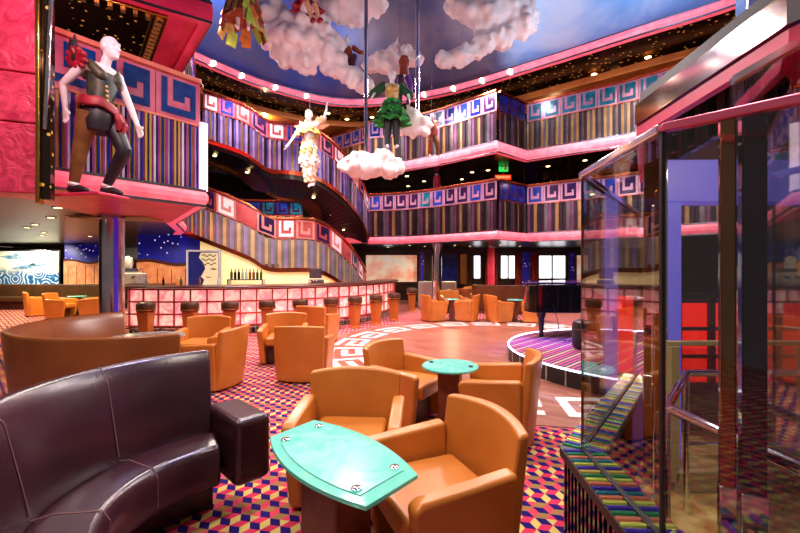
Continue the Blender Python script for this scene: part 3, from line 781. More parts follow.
round_table((452-400)/400*11.4,11.4,.2,.62,'small green topped table beyond the dance floor, nearer the pillar',M['tableglass'],M['wood'])
round_table((515-400)/400*11.2,11.2,.22,.62,'small green topped table beyond the dance floor, nearer the piano',M['tableglass'],M['wood'])
round_table((77-400)/400*12.6,12.6,.24,.62,'small green topped table in the far left seating group',M['tableglass'],M['wood'])
round_table(-1.5,5.93,.13,.55,'small green table hidden between two armchairs before the bar',M['tableglass'],M['wood'],.07)
# ------------------------------------------------------------------ curved sofas
def curved_sofa(label,c,Ro,Ri,hb,hs,a0,a1,leather,nseg,arm=None,lean=.06,name='curved_sofa',rec=.05,sd=.17):
    t=thing(name,label,'sofa',(c[0],c[1],0))
    def P(r,a,z): return (r*math.cos(a),r*math.sin(a),z)
    segs=[rad(a0+(a1-a0)*i/nseg) for i in range(nseg+1)]
    N=16*nseg; aa=[segs[0]+(segs[-1]-segs[0])*k/N for k in range(N+1)]
    mb=MB(); pr=[(Ro-.17,.12),(Ro-.17,hs),(Ro-.10+lean*.7,hb-.08),(Ro-.05+lean,hb),(Ro-.005+lean,hb),(Ro+.0+lean,hb-.05),(Ro-.04,.12)]
    mb.rings([[P(r,a,z) for r,z in pr] for a in aa]); mb.build('back_cushion',leather,t,bevel=.02,seg=3)
    mb=MB(); pr=[(Ri+.03,hs-sd),(Ri,hs-sd+.03),(Ri,hs-.05),(Ri+.03,hs-.005),(Ri+.09,hs),(Ro-.25,hs+.015),(Ro-.165,hs-.02),(Ro-.165,hs-sd)]
    mb.rings([[P(r,a,z) for r,z in pr] for a in aa]); mb.build('seat_cushion',leather,t,bevel=.02,seg=3)
    mb=MB(); N=40
    aa=[rad(a0+1+(a1-a0-2)*k/N) for k in range(N+1)]
    mb.rings([[P(Ri+rec,a,0),P(Ri+rec,a,hs-sd-.002),P(Ro-.17,a,hs-sd-.002),P(Ro-.17,a,.1),P(Ro-.05,a,.1),P(Ro-.05,a,0)] for a in aa]); mb.build('base',leather,t)
    for i in range(1,nseg):
        mb=MB(); a=segs[i]; mb.tube([P(Ro-.171,a,hs+.02),P(Ro-.101+lean*.7,a,hb-.08),P(Ro-.05+lean,a,hb+.001),P(Ro-.005+lean,a,hb+.001),P(Ro+.001+lean,a,hb-.05),P(Ro-.035,a,.3)],.0025,6); mb.tube([P(Ri+.0,a,hs-sd+.05),P(Ri+.001,a,hs-.05),P(Ri+.03,a,hs-.003),P(Ri+.09,a,hs+.001),P(Ro-.25,a,hs+.016),P(Ro-.17,a,hs)],.0025,6); mb.build('seam',M['seam'],t)
    if arm:
        b0,b1,r0,r1,za=arm
        mb=MB(); mb.box((-.295,.675,(za+.2)/2),(.46,.23,za-.2),0,math.atan2(-.70,.72)); mb.build('armrest',leather,t,bevel=.045,seg=4)
    return t
curved_sofa('dark aubergine leather curved sofa filling the lower left foreground',(-.75,1.9),.98,.53,.95,.46,124,236,M['purple'],3,(100,126,.40,.93,.6),.02,rec=.2,sd=.25)
curved_sofa('brown leather curved booth sofa around the grey marble table',(-2.75,4.55),1.24,.72,.92,.45,140,309,M['brownleather'],4,None,.03)
# far banquettes
t=thing('banquette','long dark olive banquette along the sea mural wall','sofa',(-13.6,14.7,0))
mb=MB(); mb.box((0,.2,.45),(6.8,.2,.9)); mb.build('backrest',M['darkleather'],t,bevel=.04)
mb=MB(); mb.box((0,-.2,.38),(6.8,.6,.16)); mb.build('seat',M['darkleather'],t,bevel=.04)
mb=MB(); mb.box((0,-.12,.15),(6.7,.45,.3)); mb.build('base',M['mahog'],t)
curved_sofa('dark brown curved sofa before the windows beyond the dance floor',(3.6,14.0),1.2,.6,.95,.45,200,340,M['darkbrownsofa'] if 'darkbrownsofa' in M else M['brownleather'],3)
t=thing('banquette','white leather sofa back beyond the bar end, behind the pillar','sofa',((437-400)/400*15.2,15.2,0))
mb=MB(); mb.box((0,.0,.5),(1.45,.2,1.0)); mb.build('backrest',M['whiteleather'],t,bevel=.05)
mb=MB(); mb.box((0,.4,.35),(1.45,.6,.2)); mb.build('seat',M['whiteleather'],t,bevel=.05)
mb=MB(); mb.box((0,.35,.12),(1.3,.5,.24)); mb.build('base',M['mahog'],t)
# ------------------------------------------------------------------ grand piano
t=thing('grand_piano','black grand piano on the round podium, its tail to the left','piano',(2.35,7.25,.2225))
out=[(0,.32),(.02,.12),(.12,.02),(.3,0),(1.0,-.02),(1.75,-.02),(1.75,1.45),(1.3,1.45),(1.05,1.36),(.85,1.15),(.62,.92),(.35,.78),(.12,.62)]
oc=[(p.x,p.y) for p in catmull([(x,y,0) for x,y in out[:4]],3)]+out[4:]
mb=MB(); mb.prism(oc,.46,.97); mb.build('case',M['black'],t,bevel=.02,seg=3)
mb=MB(); mb.prism([(x*1.0+.0,y) for x,y in oc],.985,1.02); mb.build('lid',M['plumlid'],t,bevel=.012)
mb=MB(); mb.box((1.98,.7,.68),(.46,1.4,.06)); mb.build('key_bed',M['black'],t,bevel=.01)
mb=MB(); mb.box((1.97,.7,.725),(.3,1.3,.03)); mb.build('keyboard',M['whitekey'],t)
mb=MB(); mb.box((1.5,.7,1.12),(.03,.8,.22)); mb.build('music_stand',M['black'],t)
for x,y in ((.28,.2),(1.6,.1),(1.6,1.3)):
    mb=MB(); mb.lathe([(.035,0),(.045,.04),(.04,.08),(.06,.35),(.085,.4),(.085,.462)],(x,y,0),14); mb.build('leg',M['black'],t,smooth=True)
mb=MB(); mb.box((1.5,.7,.3),(.06,.1,.6)); mb.build('pedal_lyre',M['black'],t)
mb=MB()
for k in range(7): mb.ball((.0+.004*k,.3-.02*k,.66+.045*k),.016,0,8,6)
mb.build('red_light',M['redglow'],t,smooth=True)
t=thing('piano_stool','low black rounded stool beside the piano on the podium','stool',(2.95,6.35,.2225))
mb=MB(); mb.lathe([(.001,0),(.17,0),(.2,.04),(.21,.3),(.19,.42),(.12,.46),(.001,.47)],n=24); mb.build('seat',M['blackmat'],t,smooth=True)
mb=MB(); mb.lathe([(.212,.3),(.216,.31),(.212,.32)],n=24); mb.build('piping',M['darkleather'],t,smooth=True)
mb=MB(); mb.tube(catmull([(2.75,7.2,.84),(2.85,7.2,.5),(2.78,7.0,.27),(2.95,6.8,.26),(3.05,6.6,.28),(3.1,6.7,.5)],5),.007,6)
tag(mb.build('microphone_cable',M['blackmat'],smooth=True),'thin black cable hanging from the piano to the podium','cable')
# ------------------------------------------------------------------ windows and curtains at the back
YB=18.45
def window(n,px0,px1,label,mull=1):
    a=at(px0,255,YB); b=at(px1,279,YB); w=b.x-a.x; h=a.z-b.z
    o=bpy.data.objects.new('window_%d'%n,None); C.objects.link(o); o.location=(a.x,YB,b.z); struct(o,label,'window')
    mb=MB(); mb.box((w/2,.03,h/2),(w,.02,h)); mb.build('pane',M['daylight'],o)
    mb=MB()
    for x in (0,w): mb.box((x,0,h/2),(.08,.1,h+.08))
    for k in range(1,mull+1): mb.box((w*k/(mull+1),0,h/2),(.06,.09,h))
    for z in (0,h): mb.box((w/2,0,z),(w+.08,.1,.08))
    mb.build('frame',M['duskwall'],o)
window(1,384,393,'narrow window behind the bar end pillar',0)
window(2,500,516,'bright daylit window left of the blue starry panel')
window(3,538,566,'widest bright daylit window, behind the piano')
window(4,473,481,'narrow bright window beside the red curtain',0)
def curtain(px0,px1,m,label,name='curtain',cat='curtain',top=253):
    a=at(px0,top,YB-.12); b=at(px1,286,YB-.12); w=b.x-a.x; z0=.45; h=a.z-z0
    mb=MB(); N=max(8,int(w/.05)); rs=[]
    for i in range(N+1):
        x=w*i/N; y=.04*math.sin(i*1.25); rs.append([(x,y-.01,0),(x,y-.01,h),(x,y+.01,h),(x,y+.01,0)])
    mb.rings(rs); o=mb.build(name,m,smooth=True); o.location=(a.x,YB-.14,z0); tag(o,label,cat); return o
curtain(485,498,M['curtain'],'dark red curtain left of the first bright window')
curtain(514.5,520.5,M['curtain'],'dark red curtain right of the first bright window')
curtain(531,537.5,M['curtain'],'dark red curtain left of the widest window')
def flat(name,label,cat,px0,px1,py0,py1,Y,m,th=.06,fm=None):
    a=at(px0,py0,Y); b=at(px1,py1,Y); w=b.x-a.x; h=a.z-b.z
    t=thing(name,label,cat,(a.x,Y,b.z))
    mb=MB(); mb.box((w/2,0,h/2),(w,th,h)); mb.build('panel',m,t)
    mb=MB(); f=.04
    for x in (0,w): mb.box((x,-.01,h/2),(f,th*1.3,h+f))
    for z in (0,h): mb.box((w/2,-.01,z),(w-f,th*1.3,f))
    mb.build('frame',fm or M['mahog'],t); return t
flat('wall_panel','blue starry panel between the two bright windows','wall panel',521.5,530,252,286,YB-.1,M['starry'])
flat('wall_panel','blue starry panel right of the mural by the bar end','wall panel',420,424,252,286,16.6,M['starry'])
flat('wall_panel','deep blue alcove panel behind the chrome pillar','wall panel',441,458,254,284,YB-.1,M['navy'])
flat('wall_panel','narrow gold figured panel beside the deep blue alcove','wall panel',460,467,254,284,YB-.1,M['gold'])
flat('wall_panel','blue starry panel with red dots to the right of the widest window','wall panel',569,574,252,290,YB-.1,M['starry'])
flat('wall_panel','tall cream figured panel seen beside the piano','wall panel',576,588,255,292,YB-.2,M['flowermural'])
# upper deck interiors: framed lit niches
flat('wall_niche','framed gold niche on the lower gallery, right of the exit signs','wall panel',543,583,172,187,16.5,M['dots'],.08,M['gold'])
flat('wall_niche','blue lit doorway panel on the lower gallery behind the railing','wall panel',524,536,178,205,17.0,M['navy'],.06,M['gold'])
# illuminated signs
def sign(name,label,px0,px1,py0,py1,Y,m,glyph,gm):
    a=at(px0,py0,Y); b=at(px1,py1,Y); w=b.x-a.x; h=a.z-b.z
    t=thing(name,label,'sign',(a.x,Y,b.z))
    mb=MB(); mb.box((w/2,0,h/2),(w,.06,h)); mb.build('sign_box',m,t,bevel=.01)
    mb=MB()
    for x,z,ww,hh in glyph: mb.box((w*x,-.034,h*z),(w*ww,.01,h*hh))
    mb.build('pictogram',gm,t)
    mb=MB(); mb.box((w/2,0,h+.06),(.03,.03,.12)); mb.build('bracket',M['satin'],t)
sign('exit_sign','small green emergency exit sign on the lower gallery',499,508,164.5,171.5,14.2,pm('green_lit_sign','#10a040',es=1.6,ec='#18d050'),((.3,.5,.08,.5),(.24,.4,.1,.12),(.38,.6,.12,.1),(.3,.84,.1,.14),(.7,.5,.3,.7)),M['whitekey'])
sign('lit_sign','small orange red lit sign below the green exit sign',495,511,175,179.5,14.0,pm('red_lit_sign','#d83010',es=1.2,ec='#ff4010'),tuple((.1+.11*k,.5,.07,.5) for k in range(8)),M['cream'])
# ------------------------------------------------------------------ pillars
def pillar(name,label,x,y,r,z0,z1,m,band=None):
    t=thing(name,label,'pillar',(x,y,z0)); h=z1-z0
    mb=MB(); mb.lathe([(r,.0),(r,h)],n=36); mb.build('shaft',m,t,smooth=True)
    mb=MB(); mb.lathe([(r*1.15,0),(r*1.15,.08),(r*1.01,.1)],n=36); mb.build('base_ring',M['satin'],t,smooth=True)
    mb=MB(); mb.lathe([(r*1.01,h-.1),(r*1.12,h-.08),(r*1.12,h)],n=36); mb.build('collar',M['satin'],t,smooth=True)
    return t
t=pillar('pillar','thick chrome pillar behind the brown curved sofa',(112-400)/400*6.9,6.9,.185,0,2.425,M['column'])
mb=MB(); mb.box((.155,-.12,1.2),(.06,.05,2.3),0,-.8); mb.build('violet_strip',pm('violet_lit_strip','#5030d0',es=.25,ec='#5028ff'),t)['label']='violet lit strip'
pillar('pillar','slim chrome pillar beyond the dance floor, left of the armchair pair',(437-400)/400*13.9,13.9,.17,0,2.425,M['chrome'])
pillar('pillar','red lit pillar by the bright windows at the back',(491-400)/400*16.5,16.5,.14,0,2.425,M['pinkpaint'])
pillar('pillar','slim pink pillar on the lower gallery above the bar end',(437-400)/400*15.2,15.2,.13,2.63,5.07,M['pinkpaint'])
pillar('pillar','slim steel pillar on the upper gallery above the armchair pairs',(436-400)/400*15.4,15.4,.13,5.31,7.41,M['satin'])
pillar('pillar','pink pillar on the upper gallery behind the right railing',(605-400)/400*13.2,13.2,.13,5.31,7.41,M['pinkpaint'])
pillar('pillar','pink pillar on the upper gallery above the curved stairs',(305-400)/400*16.6,16.6,.13,5.31,7.41,M['pinkpaint'])
# ------------------------------------------------------------------ left pier with pink relief panels and gold edge
pa,pb=Vector((-5.3,3.4,0)),Vector((-3.66,4.02,0)); dd=(pb-pa); L=dd.length; ang=math.atan2(dd.y,dd.x)
t=thing('wall_pier','pink relief pier with carved leaves at the upper left edge','wall pier',(pa.x,pa.y,0),ang)
zs=[2.24,2.95,3.45,4.25,5.05,5.9]
for a,b in zip(zs,zs[1:]):
    mb=MB(); mb.box((L/2,.2,(a+b)/2),(L,.4,b-a-.012)); mb.build('relief_panel',M['relief'],t,bevel=.012)
mb=MB()
for z in (2.55,3.2,3.85,4.65,5.4):
    for cx in (L-.42,L-1.05):
        for k in range(7):
            a=-.9+.3*k; rr=.2
            p0=Vector((cx-.12,-.005,z)); p1=Vector((cx-.12+rr*math.cos(a),-.02,z+rr*math.sin(a)*.7))
            mb.capsule([p0,(p0+p1)/2+Vector((0,-.015,.02)),p1],[.022,.03,.012],6)
mb.build('carved_leaf',M['relief'],t,smooth=True)
mb=MB(); mb.box((L+.02,.03,4.0),(.035,.12,3.7)); mb.build('gold_edge',M['gold'],t,bevel=.01)
mb=MB(); mb.box((L+.075,.07,4.0),(.07,.1,3.6)); mb.build('dark_recess',M['mirror'],t)
mb=MB(); mb.bar((L+.075,.0,2.9),(L+.19,.0,5.9),.035,.035); mb.build('chrome_edge',M['chrome'],t,bevel=.01)
# dark mirror tile with gold border set in the upper soffit
u=Vector((-.633,.774,0)); v=Vector((-.84,-.54,0)); o=Vector((-3.53,5.65,5.06))
t=thing('mirror_panel','dark mirrored ceiling panel in a gold studded frame above the mannequin','ceiling panel',tuple(o))
def uv(a,b,z=0): return u*a+v*b+Vector((0,0,z))
mb=MB(); mb.rings([[uv(0,0,z),uv(2.0,0,z),uv(2.0,2.2,z),uv(0,2.2,z)] for z in (-.03,.0)]); mb.build('mirror',M['mirror'],t)
mb=MB(); w=.2
for a0,a1,b0,b1 in ((-w,2+w,-w,0),(-w,2+w,2.2,2.2+w),(-w,0,0,2.2),(2,2+w,0,2.2)):
    mb.rings([[uv(a0,b0,z),uv(a1,b0,z),uv(a1,b1,z),uv(a0,b1,z)] for z in (-.07,.0)])
mb.build('gold_frame',M['gold'],t,bevel=.02)
mb=MB()
for k in range(18):
    p=uv(-.1+2.2*k/17,-w/2,-.085); mb.box(p,(.05,.09,.03),0,math.atan2(u.y,u.x))
    p=uv(-w/2,-.1+2.4*k/17,-.085); mb.box(p,(.05,.09,.03),0,math.atan2(v.y,v.x))
mb.build('stud',pm('pale_gold','#e8c878',rough=.25,metal=.8),t)
# pink soffit field
mb=MB(); mb.prism([(L2A[0][0]-2.0,L2A[0][1]-1.0),L2A[0],L2A[1]]+L2B[1:2]+[(-6.4,9.0)],5.062,5.078); TR+=1
struct(mb.build('trim_%d'%TR,M['pinkpaint']),'pink painted soffit around the dark mirrored panel','ceiling trim')
mb=MB(); mb.prism([LA[0],(-3.0,5.9),(-4.6,8.0),(-5.4,7.4),(-4.9,5.2)],2.405,2.428); TR+=1
struct(mb.build('trim_%d'%TR,M['pinkpaint']),'pink painted soffit strip under the near left balcony','ceiling trim')
t=thing('ceiling_vent','pale slatted ceiling grille under the near left balcony','vent',(-5.1,7.2,2.39))
mb=MB()
for k in range(9): mb.box((0,-.24+.06*k,0),(1.3,.035,.03))
mb.build('slat',M['beige'],t); mb=MB(); mb.box((0,0,.015),(1.36,.58,.02)); mb.build('frame',M['gold'],t)
# upper right pilaster
mb_=at(745,0,8.3)
t=thing('wall_pier','violet striped pier with chrome edge at the upper right','wall pier',(mb_.x,8.3,4.2))
mb=MB(); mb.box((.12,.1,2.2),(.24,.3,4.4)); mb.build('chrome_edge',M['chrome'],t,bevel=.02)
mb=MB()
for k in range(8): mb.box((.34+.2*k,.16,2.2),(.17,.22,4.4),k%3)
mb.build('striped_panel',[M['slat3'],M['slatpurp'],M['slat2']],t)
# ------------------------------------------------------------------ glass elevator enclosure at right
gd=Vector((.62,.785,0)).normalized(); g1=Vector((.955,2.095,0)); g0=g1+gd*1.85; g2=Vector((.912,1.39,0)); g3=Vector((1.30,1.0,0))
gp=[g0,g1,g2,g3]; gp=gp[::-1]            # ordered so that the outside (lounge side) lies on the left of travel
el=thing('glass_guard','glass guard with chrome top rail on a low ribbed plinth around the elevator','glass screen',(0,0,0))
ZL=.545; ZT=1.97
mb=MB(); sweep(mb,gp,[(-.105,.5),(.105,.5),(.105,ZL),(-.105,ZL)]); mb.build('ledge',M['blackmat'],el)
mb=MB(); sweep(mb,gp,[(-.085,0),(.085,0),(.085,.5),(-.085,.5)]); mb.build('plinth',M['blackmat'],el)
mb=MB(); P_=Path(gp); n=int(P_.L/.045)
for i in range(n):
    p,nn=P_.at(P_.L*(i+.5)/n)
    for s in (-1,1): 
        q=p+nn*.09*s; mb.box((q.x,q.y,.25),(.016,.018,.5),0,math.atan2(nn.y,nn.x))
mb.build('plinth_rib',M['black'],el)
RODM=[pm('rod_green','#2c7a50','#3a9060',3,.18,.6),pm('rod_violet','#3c2c98','#4e3cb8',3,.18,.6),pm('rod_lime','#b8c850','#d0dc6a',3,.18,.6),pm('rod_salmon','#c87058','#e08c70',3,.18,.6),pm('rod_teal','#2a6a80','#3a8aa0',3,.18,.6),pm('rod_gold','#c8a850','#e0c068',3,.18,.6)]
cyc=[0,1,2,3,0,1,2,3,4,1,3,2,0,5,1,2,4,3]
mb=MB()
for a,b in zip(gp,gp[1:]):
    d=b-a; Ls=d.length; d=d.normalized(); nn=Vector((d.y,-d.x,0)); k=max(1,int(Ls/.034))
    for i in range(k):
        c=a+d*(Ls*(i+.5)/k)
        for s in (-1,1):
            o0=c+nn*s*.012; o1=c+nn*s*.1; r=.0135
            rs=[]
            for o in (o0,o1): rs.append([o+d*r*math.cos(th)+Vector((0,0,ZL+.001+r*.75*math.sin(th))) for th in (0,PI*.25,PI*.5,PI*.75,PI)])
            mb.rings(rs,cyc[i%len(cyc)])
mb.build('coloured_rod',RODM,el,recalc=True)
for a,b in zip(gp,gp[1:]):
    d=(b-a).normalized(); nn=Vector((d.y,-d.x,0)); aa=a+d*.004; bb=b-d*.004
    mb=MB(); mb.rings([[p+nn*o+Vector((0,0,z)) for o,z in ((-.005,ZL),(.005,ZL),(.005,ZT),(-.005,ZT))] for p in (aa,bb)]); mb.build('glass_pane',M['glass'],el)
    mb=MB(); mb.rings([[p+nn*o+Vector((0,0,z)) for o,z in ((-.02,ZT),(.02,ZT),(.02,ZT+.03),(-.02,ZT+.03))] for p in (a,b)]); mb.build('top_rail',M['pinkrail'] if (a-g3).length<.01 else M['chrome'],el,bevel=.006)
for p,w in ((g1,.010),(g2,.014),):
    mb=MB(); mb.box((p.x,p.y,(ZL+ZT)/2),(w,w,ZT-ZL)); mb.build('glass_joint',M['blackmat'],el)
mb=MB(); sweep(mb,gp,[(-.012,ZL),(.012,ZL),(.012,ZL+.02),(-.012,ZL+.02)]); mb.build('channel',M['blackmat'],el)
# elevator lobby
mb=MB(); mb.prism([(1.15,1.0),(1.15,2.1),(2.55,3.9),(5,3.9),(5,.5)],.0,.012); struct(mb.build('floor',M['tanmarble']),'tan marble floor inside the glass enclosure','floor')
t=thing('handrail','chrome handrail on posts inside the glass enclosure','railing',(0,0,.012))
hp=[(2.75,2.42,.85),(1.74,2.43,.85),(1.22,1.83,.85),(1.29,1.05,.85)]
mb=MB(); mb.tube(hp,.022,12); mb.build('rail',M['chrome'],t,smooth=True)
for x,y in ((1.74,2.43),(1.22,1.83),(2.7,2.42)):
    mb=MB(); mb.tube([(x,y,0),(x,y,.84)],.016,10); mb.build('post',M['chrome'],t,smooth=True)
mb=MB(); mb.tube([(2.75,2.42,.42),(1.74,2.43,.42)],.014,10); mb.build('lower_rail',M['chrome'],t,smooth=True)
t=thing('glass_wall','inner glass wall in a beige frame behind the chrome handrail','glass screen',(1.82,2.68,.012))
mb=MB(); mb.box((.85,0,.07),(1.7,.08,.14)); mb.build('bottom_frame',M['beige'],t,bevel=.008)
for x in (.0,.9,1.7):
    mb=MB(); mb.box((x,0,.52),(.055,.08,.9)); mb.build('mullion',M['beige'],t,bevel=.006)
for x0,x1 in ((.03,.87),(.93,1.67)):
    mb=MB(); mb.box(((x0+x1)/2,0,.55),(x1-x0,.01,.8)); mb.build('glass_pane',M['glass'],t)
mb=MB(); mb.box((.85,0,.985),(1.76,.05,.03)); mb.build('top_frame',M['beige'],t,bevel=.006)
for a,b,nm in (((1.46,.85),(1.46,1.74),'coated glass screen just behind the two mirrored posts'),((1.47,1.76),(1.93,2.31),'angled coated glass screen between the handrail corner and the lavender doorway')):
    a,b=Vector(a+(0,)),Vector(b+(0,)); t=thing('glass_screen',nm,'glass screen',(a.x,a.y,.012)); d=b-a; nn=Vector((d.y,-d.x,0)).normalized()*.004
    mb=MB(); mb.rings([[p+q+Vector((0,0,z)) for q,z in ((-nn,.05),(nn,.05),(nn,2.3),(-nn,2.3))] for p in (Vector((0,0,0)),d)]); mb.build('glass_pane',M['coated'],t)
    mb=MB(); mb.bar(Vector((0,0,.03)),d+Vector((0,0,.03)),.04,.06); mb.build('bottom_frame',M['beige'],t)
    mb=MB(); mb.bar(Vector((0,0,2.31)),d+Vector((0,0,2.31)),.03,.03); mb.build('top_frame',M['chrome'],t)
def post(label,x,y,w,z1,m,d=None,band=None):
    t=thing('elevator_post',label,'post',(x,y,.012),-.5)
    mb=MB(); mb.box((0,0,z1/2),(w,d or w,z1)); mb.build('shaft',m,t,bevel=.008)
    mb=MB(); mb.box((0,0,.62),(w*1.12,(d or w)*1.12,.22)); mb.build('sleeve',M['chrome'],t,bevel=.006)
    return t
post('tall mirrored dark post in front of the elevator, right of the gold one',1.198,1.36,.066,2.02,M['blackchrome'])
post('tall gold mirrored post in front of the elevator',1.145,1.40,.045,2.02,M['goldmirror'])
post('bronze post at the far end of the glass guard',1.80,2.86,.1,2.42,M['brownpost'])
post('slim chrome post beside the bronze post',1.95,2.95,.04,2.42,M['chrome'])
post('slim chrome upright just right of the bronze post',1.66,2.62,.022,1.9,M['chrome'])
post('thin gold upright in front of the lavender doorway jamb',1.36,2.12,.02,1.9,M['goldmirror'])
t=thing('elevator_doorway','lavender lit doorway frame of the glass elevator','door frame',(2.06,3.2,.012))
mb=MB(); mb.box((.06,0,1.0),(.13,.2,2.0)); mb.build('jamb',M['lavender'],t,bevel=.01)
mb=MB(); mb.box((1.3,0,1.0),(.13,.2,2.0)); mb.build('jamb',M['lavender'],t,bevel=.01)
mb=MB(); mb.box((.68,0,2.165),(1.37,.2,.33)); mb.build('header',M['lavender'],t,bevel=.01)
mb=MB(); mb.box((.68,0,1.0),(1.1,.01,1.98)); mb.build('glass_door',M['glass'],t)
# added red counter standing in for the bar's reflection; dark slatted wall behind
t=thing('bar_reflection_standin','made-up low counter with red glowing panels standing in for the bar reflected in the elevator glass','counter',(2.42,3.45,.012))
mb=MB(); mb.box((1.45,.2,.84),(2.9,.3,.74)); mb.build('backlit_panel',M['redglow'],t)
mb=MB()
for k in range(11): mb.box((2.9*k/10,.035,.84),(.05,.04,.78))
for z in (.48,.72,.96,1.2): mb.box((1.45,.035,z),(2.9,.04,.03))
mb.build('lattice_frame',M['mahog'],t)
mb=MB(); mb.box((1.45,.2,1.245),(3.0,.45,.05)); mb.build('countertop',M['black'],t,bevel=.01)
mb=MB(); mb.box((1.45,.25,.24),(2.9,.2,.47)); mb.build('plinth',M['blackmat'],t)
t=thing('wall_panel','dark wall of grey metallic slats behind the elevator','wall panel',(3.22,4.0,0))
mb=MB()
for k in range(18): mb.box((.05+.1*k,(.02 if k%2 else 0),1.2),(.1,.05,2.4),k%4)
mb.build('slat',[M['slat4'],M['slat2'],M['satin'],M['blackmat']],t)
# deck edge collar around the elevator above
q=[(2.6,4.3),(1.68,2.8),(1.62,1.65),(1.95,.9)][::-1]
mb=MB(); sweep(mb,z_(q,0),[(-.02,2.42),(.03,2.42),(.03,2.485),(-.02,2.485)]); TR+=1
struct(mb.build('trim_%d'%TR,M['pinkpaint']),'pink edge of the deck collar around the elevator at upper right','deck edge')
mb=MB(); mb.prism(q+[(3.6,4.3),(3.6,.9)],2.66,2.72); struct(mb.build('ceiling',M['blackmat']),'dark deck collar around the elevator overhead','ceiling')
mb=MB(); sweep(mb,z_(q,0),[(-.03,2.5),(.06,2.5),(.02,2.64),(-.03,2.64)]); TR+=1
struct(mb.build('trim_%d'%TR,M['chrome']),'chrome band on the deck collar around the elevator','deck edge')
q2=[(2.3,3.6),(2.05,2.55),(1.95,1.7),(2.2,1.2)][::-1]
mb=MB(); P_=Path(z_(q2,0)); n=26
for i in range(n):
    p,nn=P_.at(P_.L*(i+.5)/n); mb.box((p.x,p.y,2.5),(.04,P_.L/n*.86,.3),i%3,math.atan2(nn.y,nn.x))
t=thing('slat_screen','black slatted screen with pink lines hung under the elevator deck collar','screen')
mb.build('slat',[M['black'],M['blackmat'],M['mahog']],t)
for z in (2.42,2.58):
    mb=MB(); sweep(mb,z_(q2,0),[(.022,z-.006),(.03,z-.006),(.03,z+.006),(.022,z+.006)]); mb.build('pink_line',M['pinkglow'],t)
# ------------------------------------------------------------------ sculpted figures
def head(mb,c,fwd,up,s=1.0):
    f=Vector(fwd).normalized(); u=Vector(up); u=(u-f*u.dot(f)).normalized(); r=f.cross(u)
    T=Matrix((( r.x,f.x,u.x,c[0]),(r.y,f.y,u.y,c[1]),(r.z,f.z,u.z,c[2]),(0,0,0,1)))@Matrix.Scale(s,4)
    mb.ball((0,-.01,.02),(.074,.092,.098),0,18,12,T)          # skull
    mb.ball((0,.03,-.05),(.056,.062,.075),0,14,10,T)          # jaw
    mb.ball((0,.078,-.108),(.022,.02,.018),0,10,6,T)          # chin
    mb.capsule([(0,.088,.012),(0,.104,-.018),(0,.116,-.036)],[.010,.012,.016],8,0,T)   # nose
    for x in (-.03,.03):
        mb.ball((x,.07,.018),(.018,.016,.010),0,10,6,T)       # eye
        mb.capsule([(x*.4,.086,.04),(x*1.2,.08,.045),(x*1.8,.058,.036)],[.008,.010,.007],6,0,T)   # brow
        mb.ball((x*2.45,-.008,-.005),(.012,.022,.034),0,10,8,T)   # ear
    mb.capsule([(-.024,.08,-.07),(0,.093,-.069),(.024,.08,-.07)],[.006,.009,.006],6,0,T)   # lips
    mb.capsule([(-.02,.079,-.083),(0,.09,-.084),(.02,.079,-.083)],[.006,.009,.006],6,0,T)
def hand(mb,w,d,side,pn=None,curl=.35,s=1.0):
    """palm + four fingers + thumb; w wrist, d direction, side = thumb side direction"""
    d=Vector(d).normalized(); sd=Vector(side); sd=(sd-d*sd.dot(d)).normalized(); n=d.cross(sd)
    w=Vector(w)
    for o in (-.028,-.01,.01,.028):
        mb.capsule([w+sd*o*.5*s,w+d*.05*s+sd*o*.9*s,w+d*.085*s+sd*o*s],[.017*s,.015*s,.012*s],8)
    for o,L in ((.034,.075),(.012,.085),(-.011,.078),(-.033,.06)):
        p=w+d*.085*s+sd*o*s; q=p+(d+n*curl*.4).normalized()*L*.5*s; e=q+(d+n*curl*1.4).normalized()*L*.5*s
        mb.capsule([p-d*.01*s,p,q,e],[.011*s,.0105*s,.0095*s,.008*s],8)
    t0=w+d*.025*s+sd*.03*s; t1=t0+(d*.6+sd*.7).normalized()*.035*s; t2=t1+(d*.9+sd*.2+n*.3).normalized()*.03*s
    mb.capsule([w+d*.01*s,t0,t1,t2],[.016*s,.014*s,.011*s,.009*s],8)
def body(mb,J,hd=True,s=1.0):
    g=lambda k: Vector(J[k])
    pel,wa,ch,nk,hc=g('pelvis'),g('waist'),g('chest'),g('neck'),g('head')
    mb.capsule([pel,wa,ch,ch.lerp(nk,.55)],[.125*s,.105*s,.128*s,.095*s],14)
    mb.capsule([g('lsh'),ch.lerp(nk,.6),g('rsh')],[.062*s,.085*s,.062*s],12)
    mb.capsule([ch.lerp(nk,.6),nk,nk.lerp(hc,.55)],[.07*s,.052*s,.05*s],12)
    for sd in 'lr':
        mb.capsule([g(sd+'hip'),g(sd+'hip').lerp(g(sd+'kne'),.35),g(sd+'kne')],[.088*s,.082*s,.056*s],12)
        k,a=g(sd+'kne'),g(sd+'ank'); mb.capsule([k,k.lerp(a,.3),a],[.054*s,.056*s,.036*s],12)
        mb.capsule([pel,g(sd+'hip')],[.105*s,.085*s],12)
        t=g(sd+'toe'); mb.capsule([a+Vector((0,0,-.03*s)),a.lerp(t,.5),t],[.038*s,.036*s,.026*s],10)
        mb.capsule([g(sd+'sh'),g(sd+'sh').lerp(g(sd+'elb'),.5),g(sd+'elb')],[.055*s,.047*s,.038*s],12)
        e,w=g(sd+'elb'),g(sd+'wri'); mb.capsule([e,e.lerp(w,.3),w],[.038*s,.036*s,.025*s],10)
        hand(mb,w,J.get(sd+'hd',w-e),J.get(sd+'th',(0,-1,0)),s=s)
    if hd: head(mb,hc,J.get('face',(0,-1,0)),J.get('up',(0,0,1)),1.12*s)
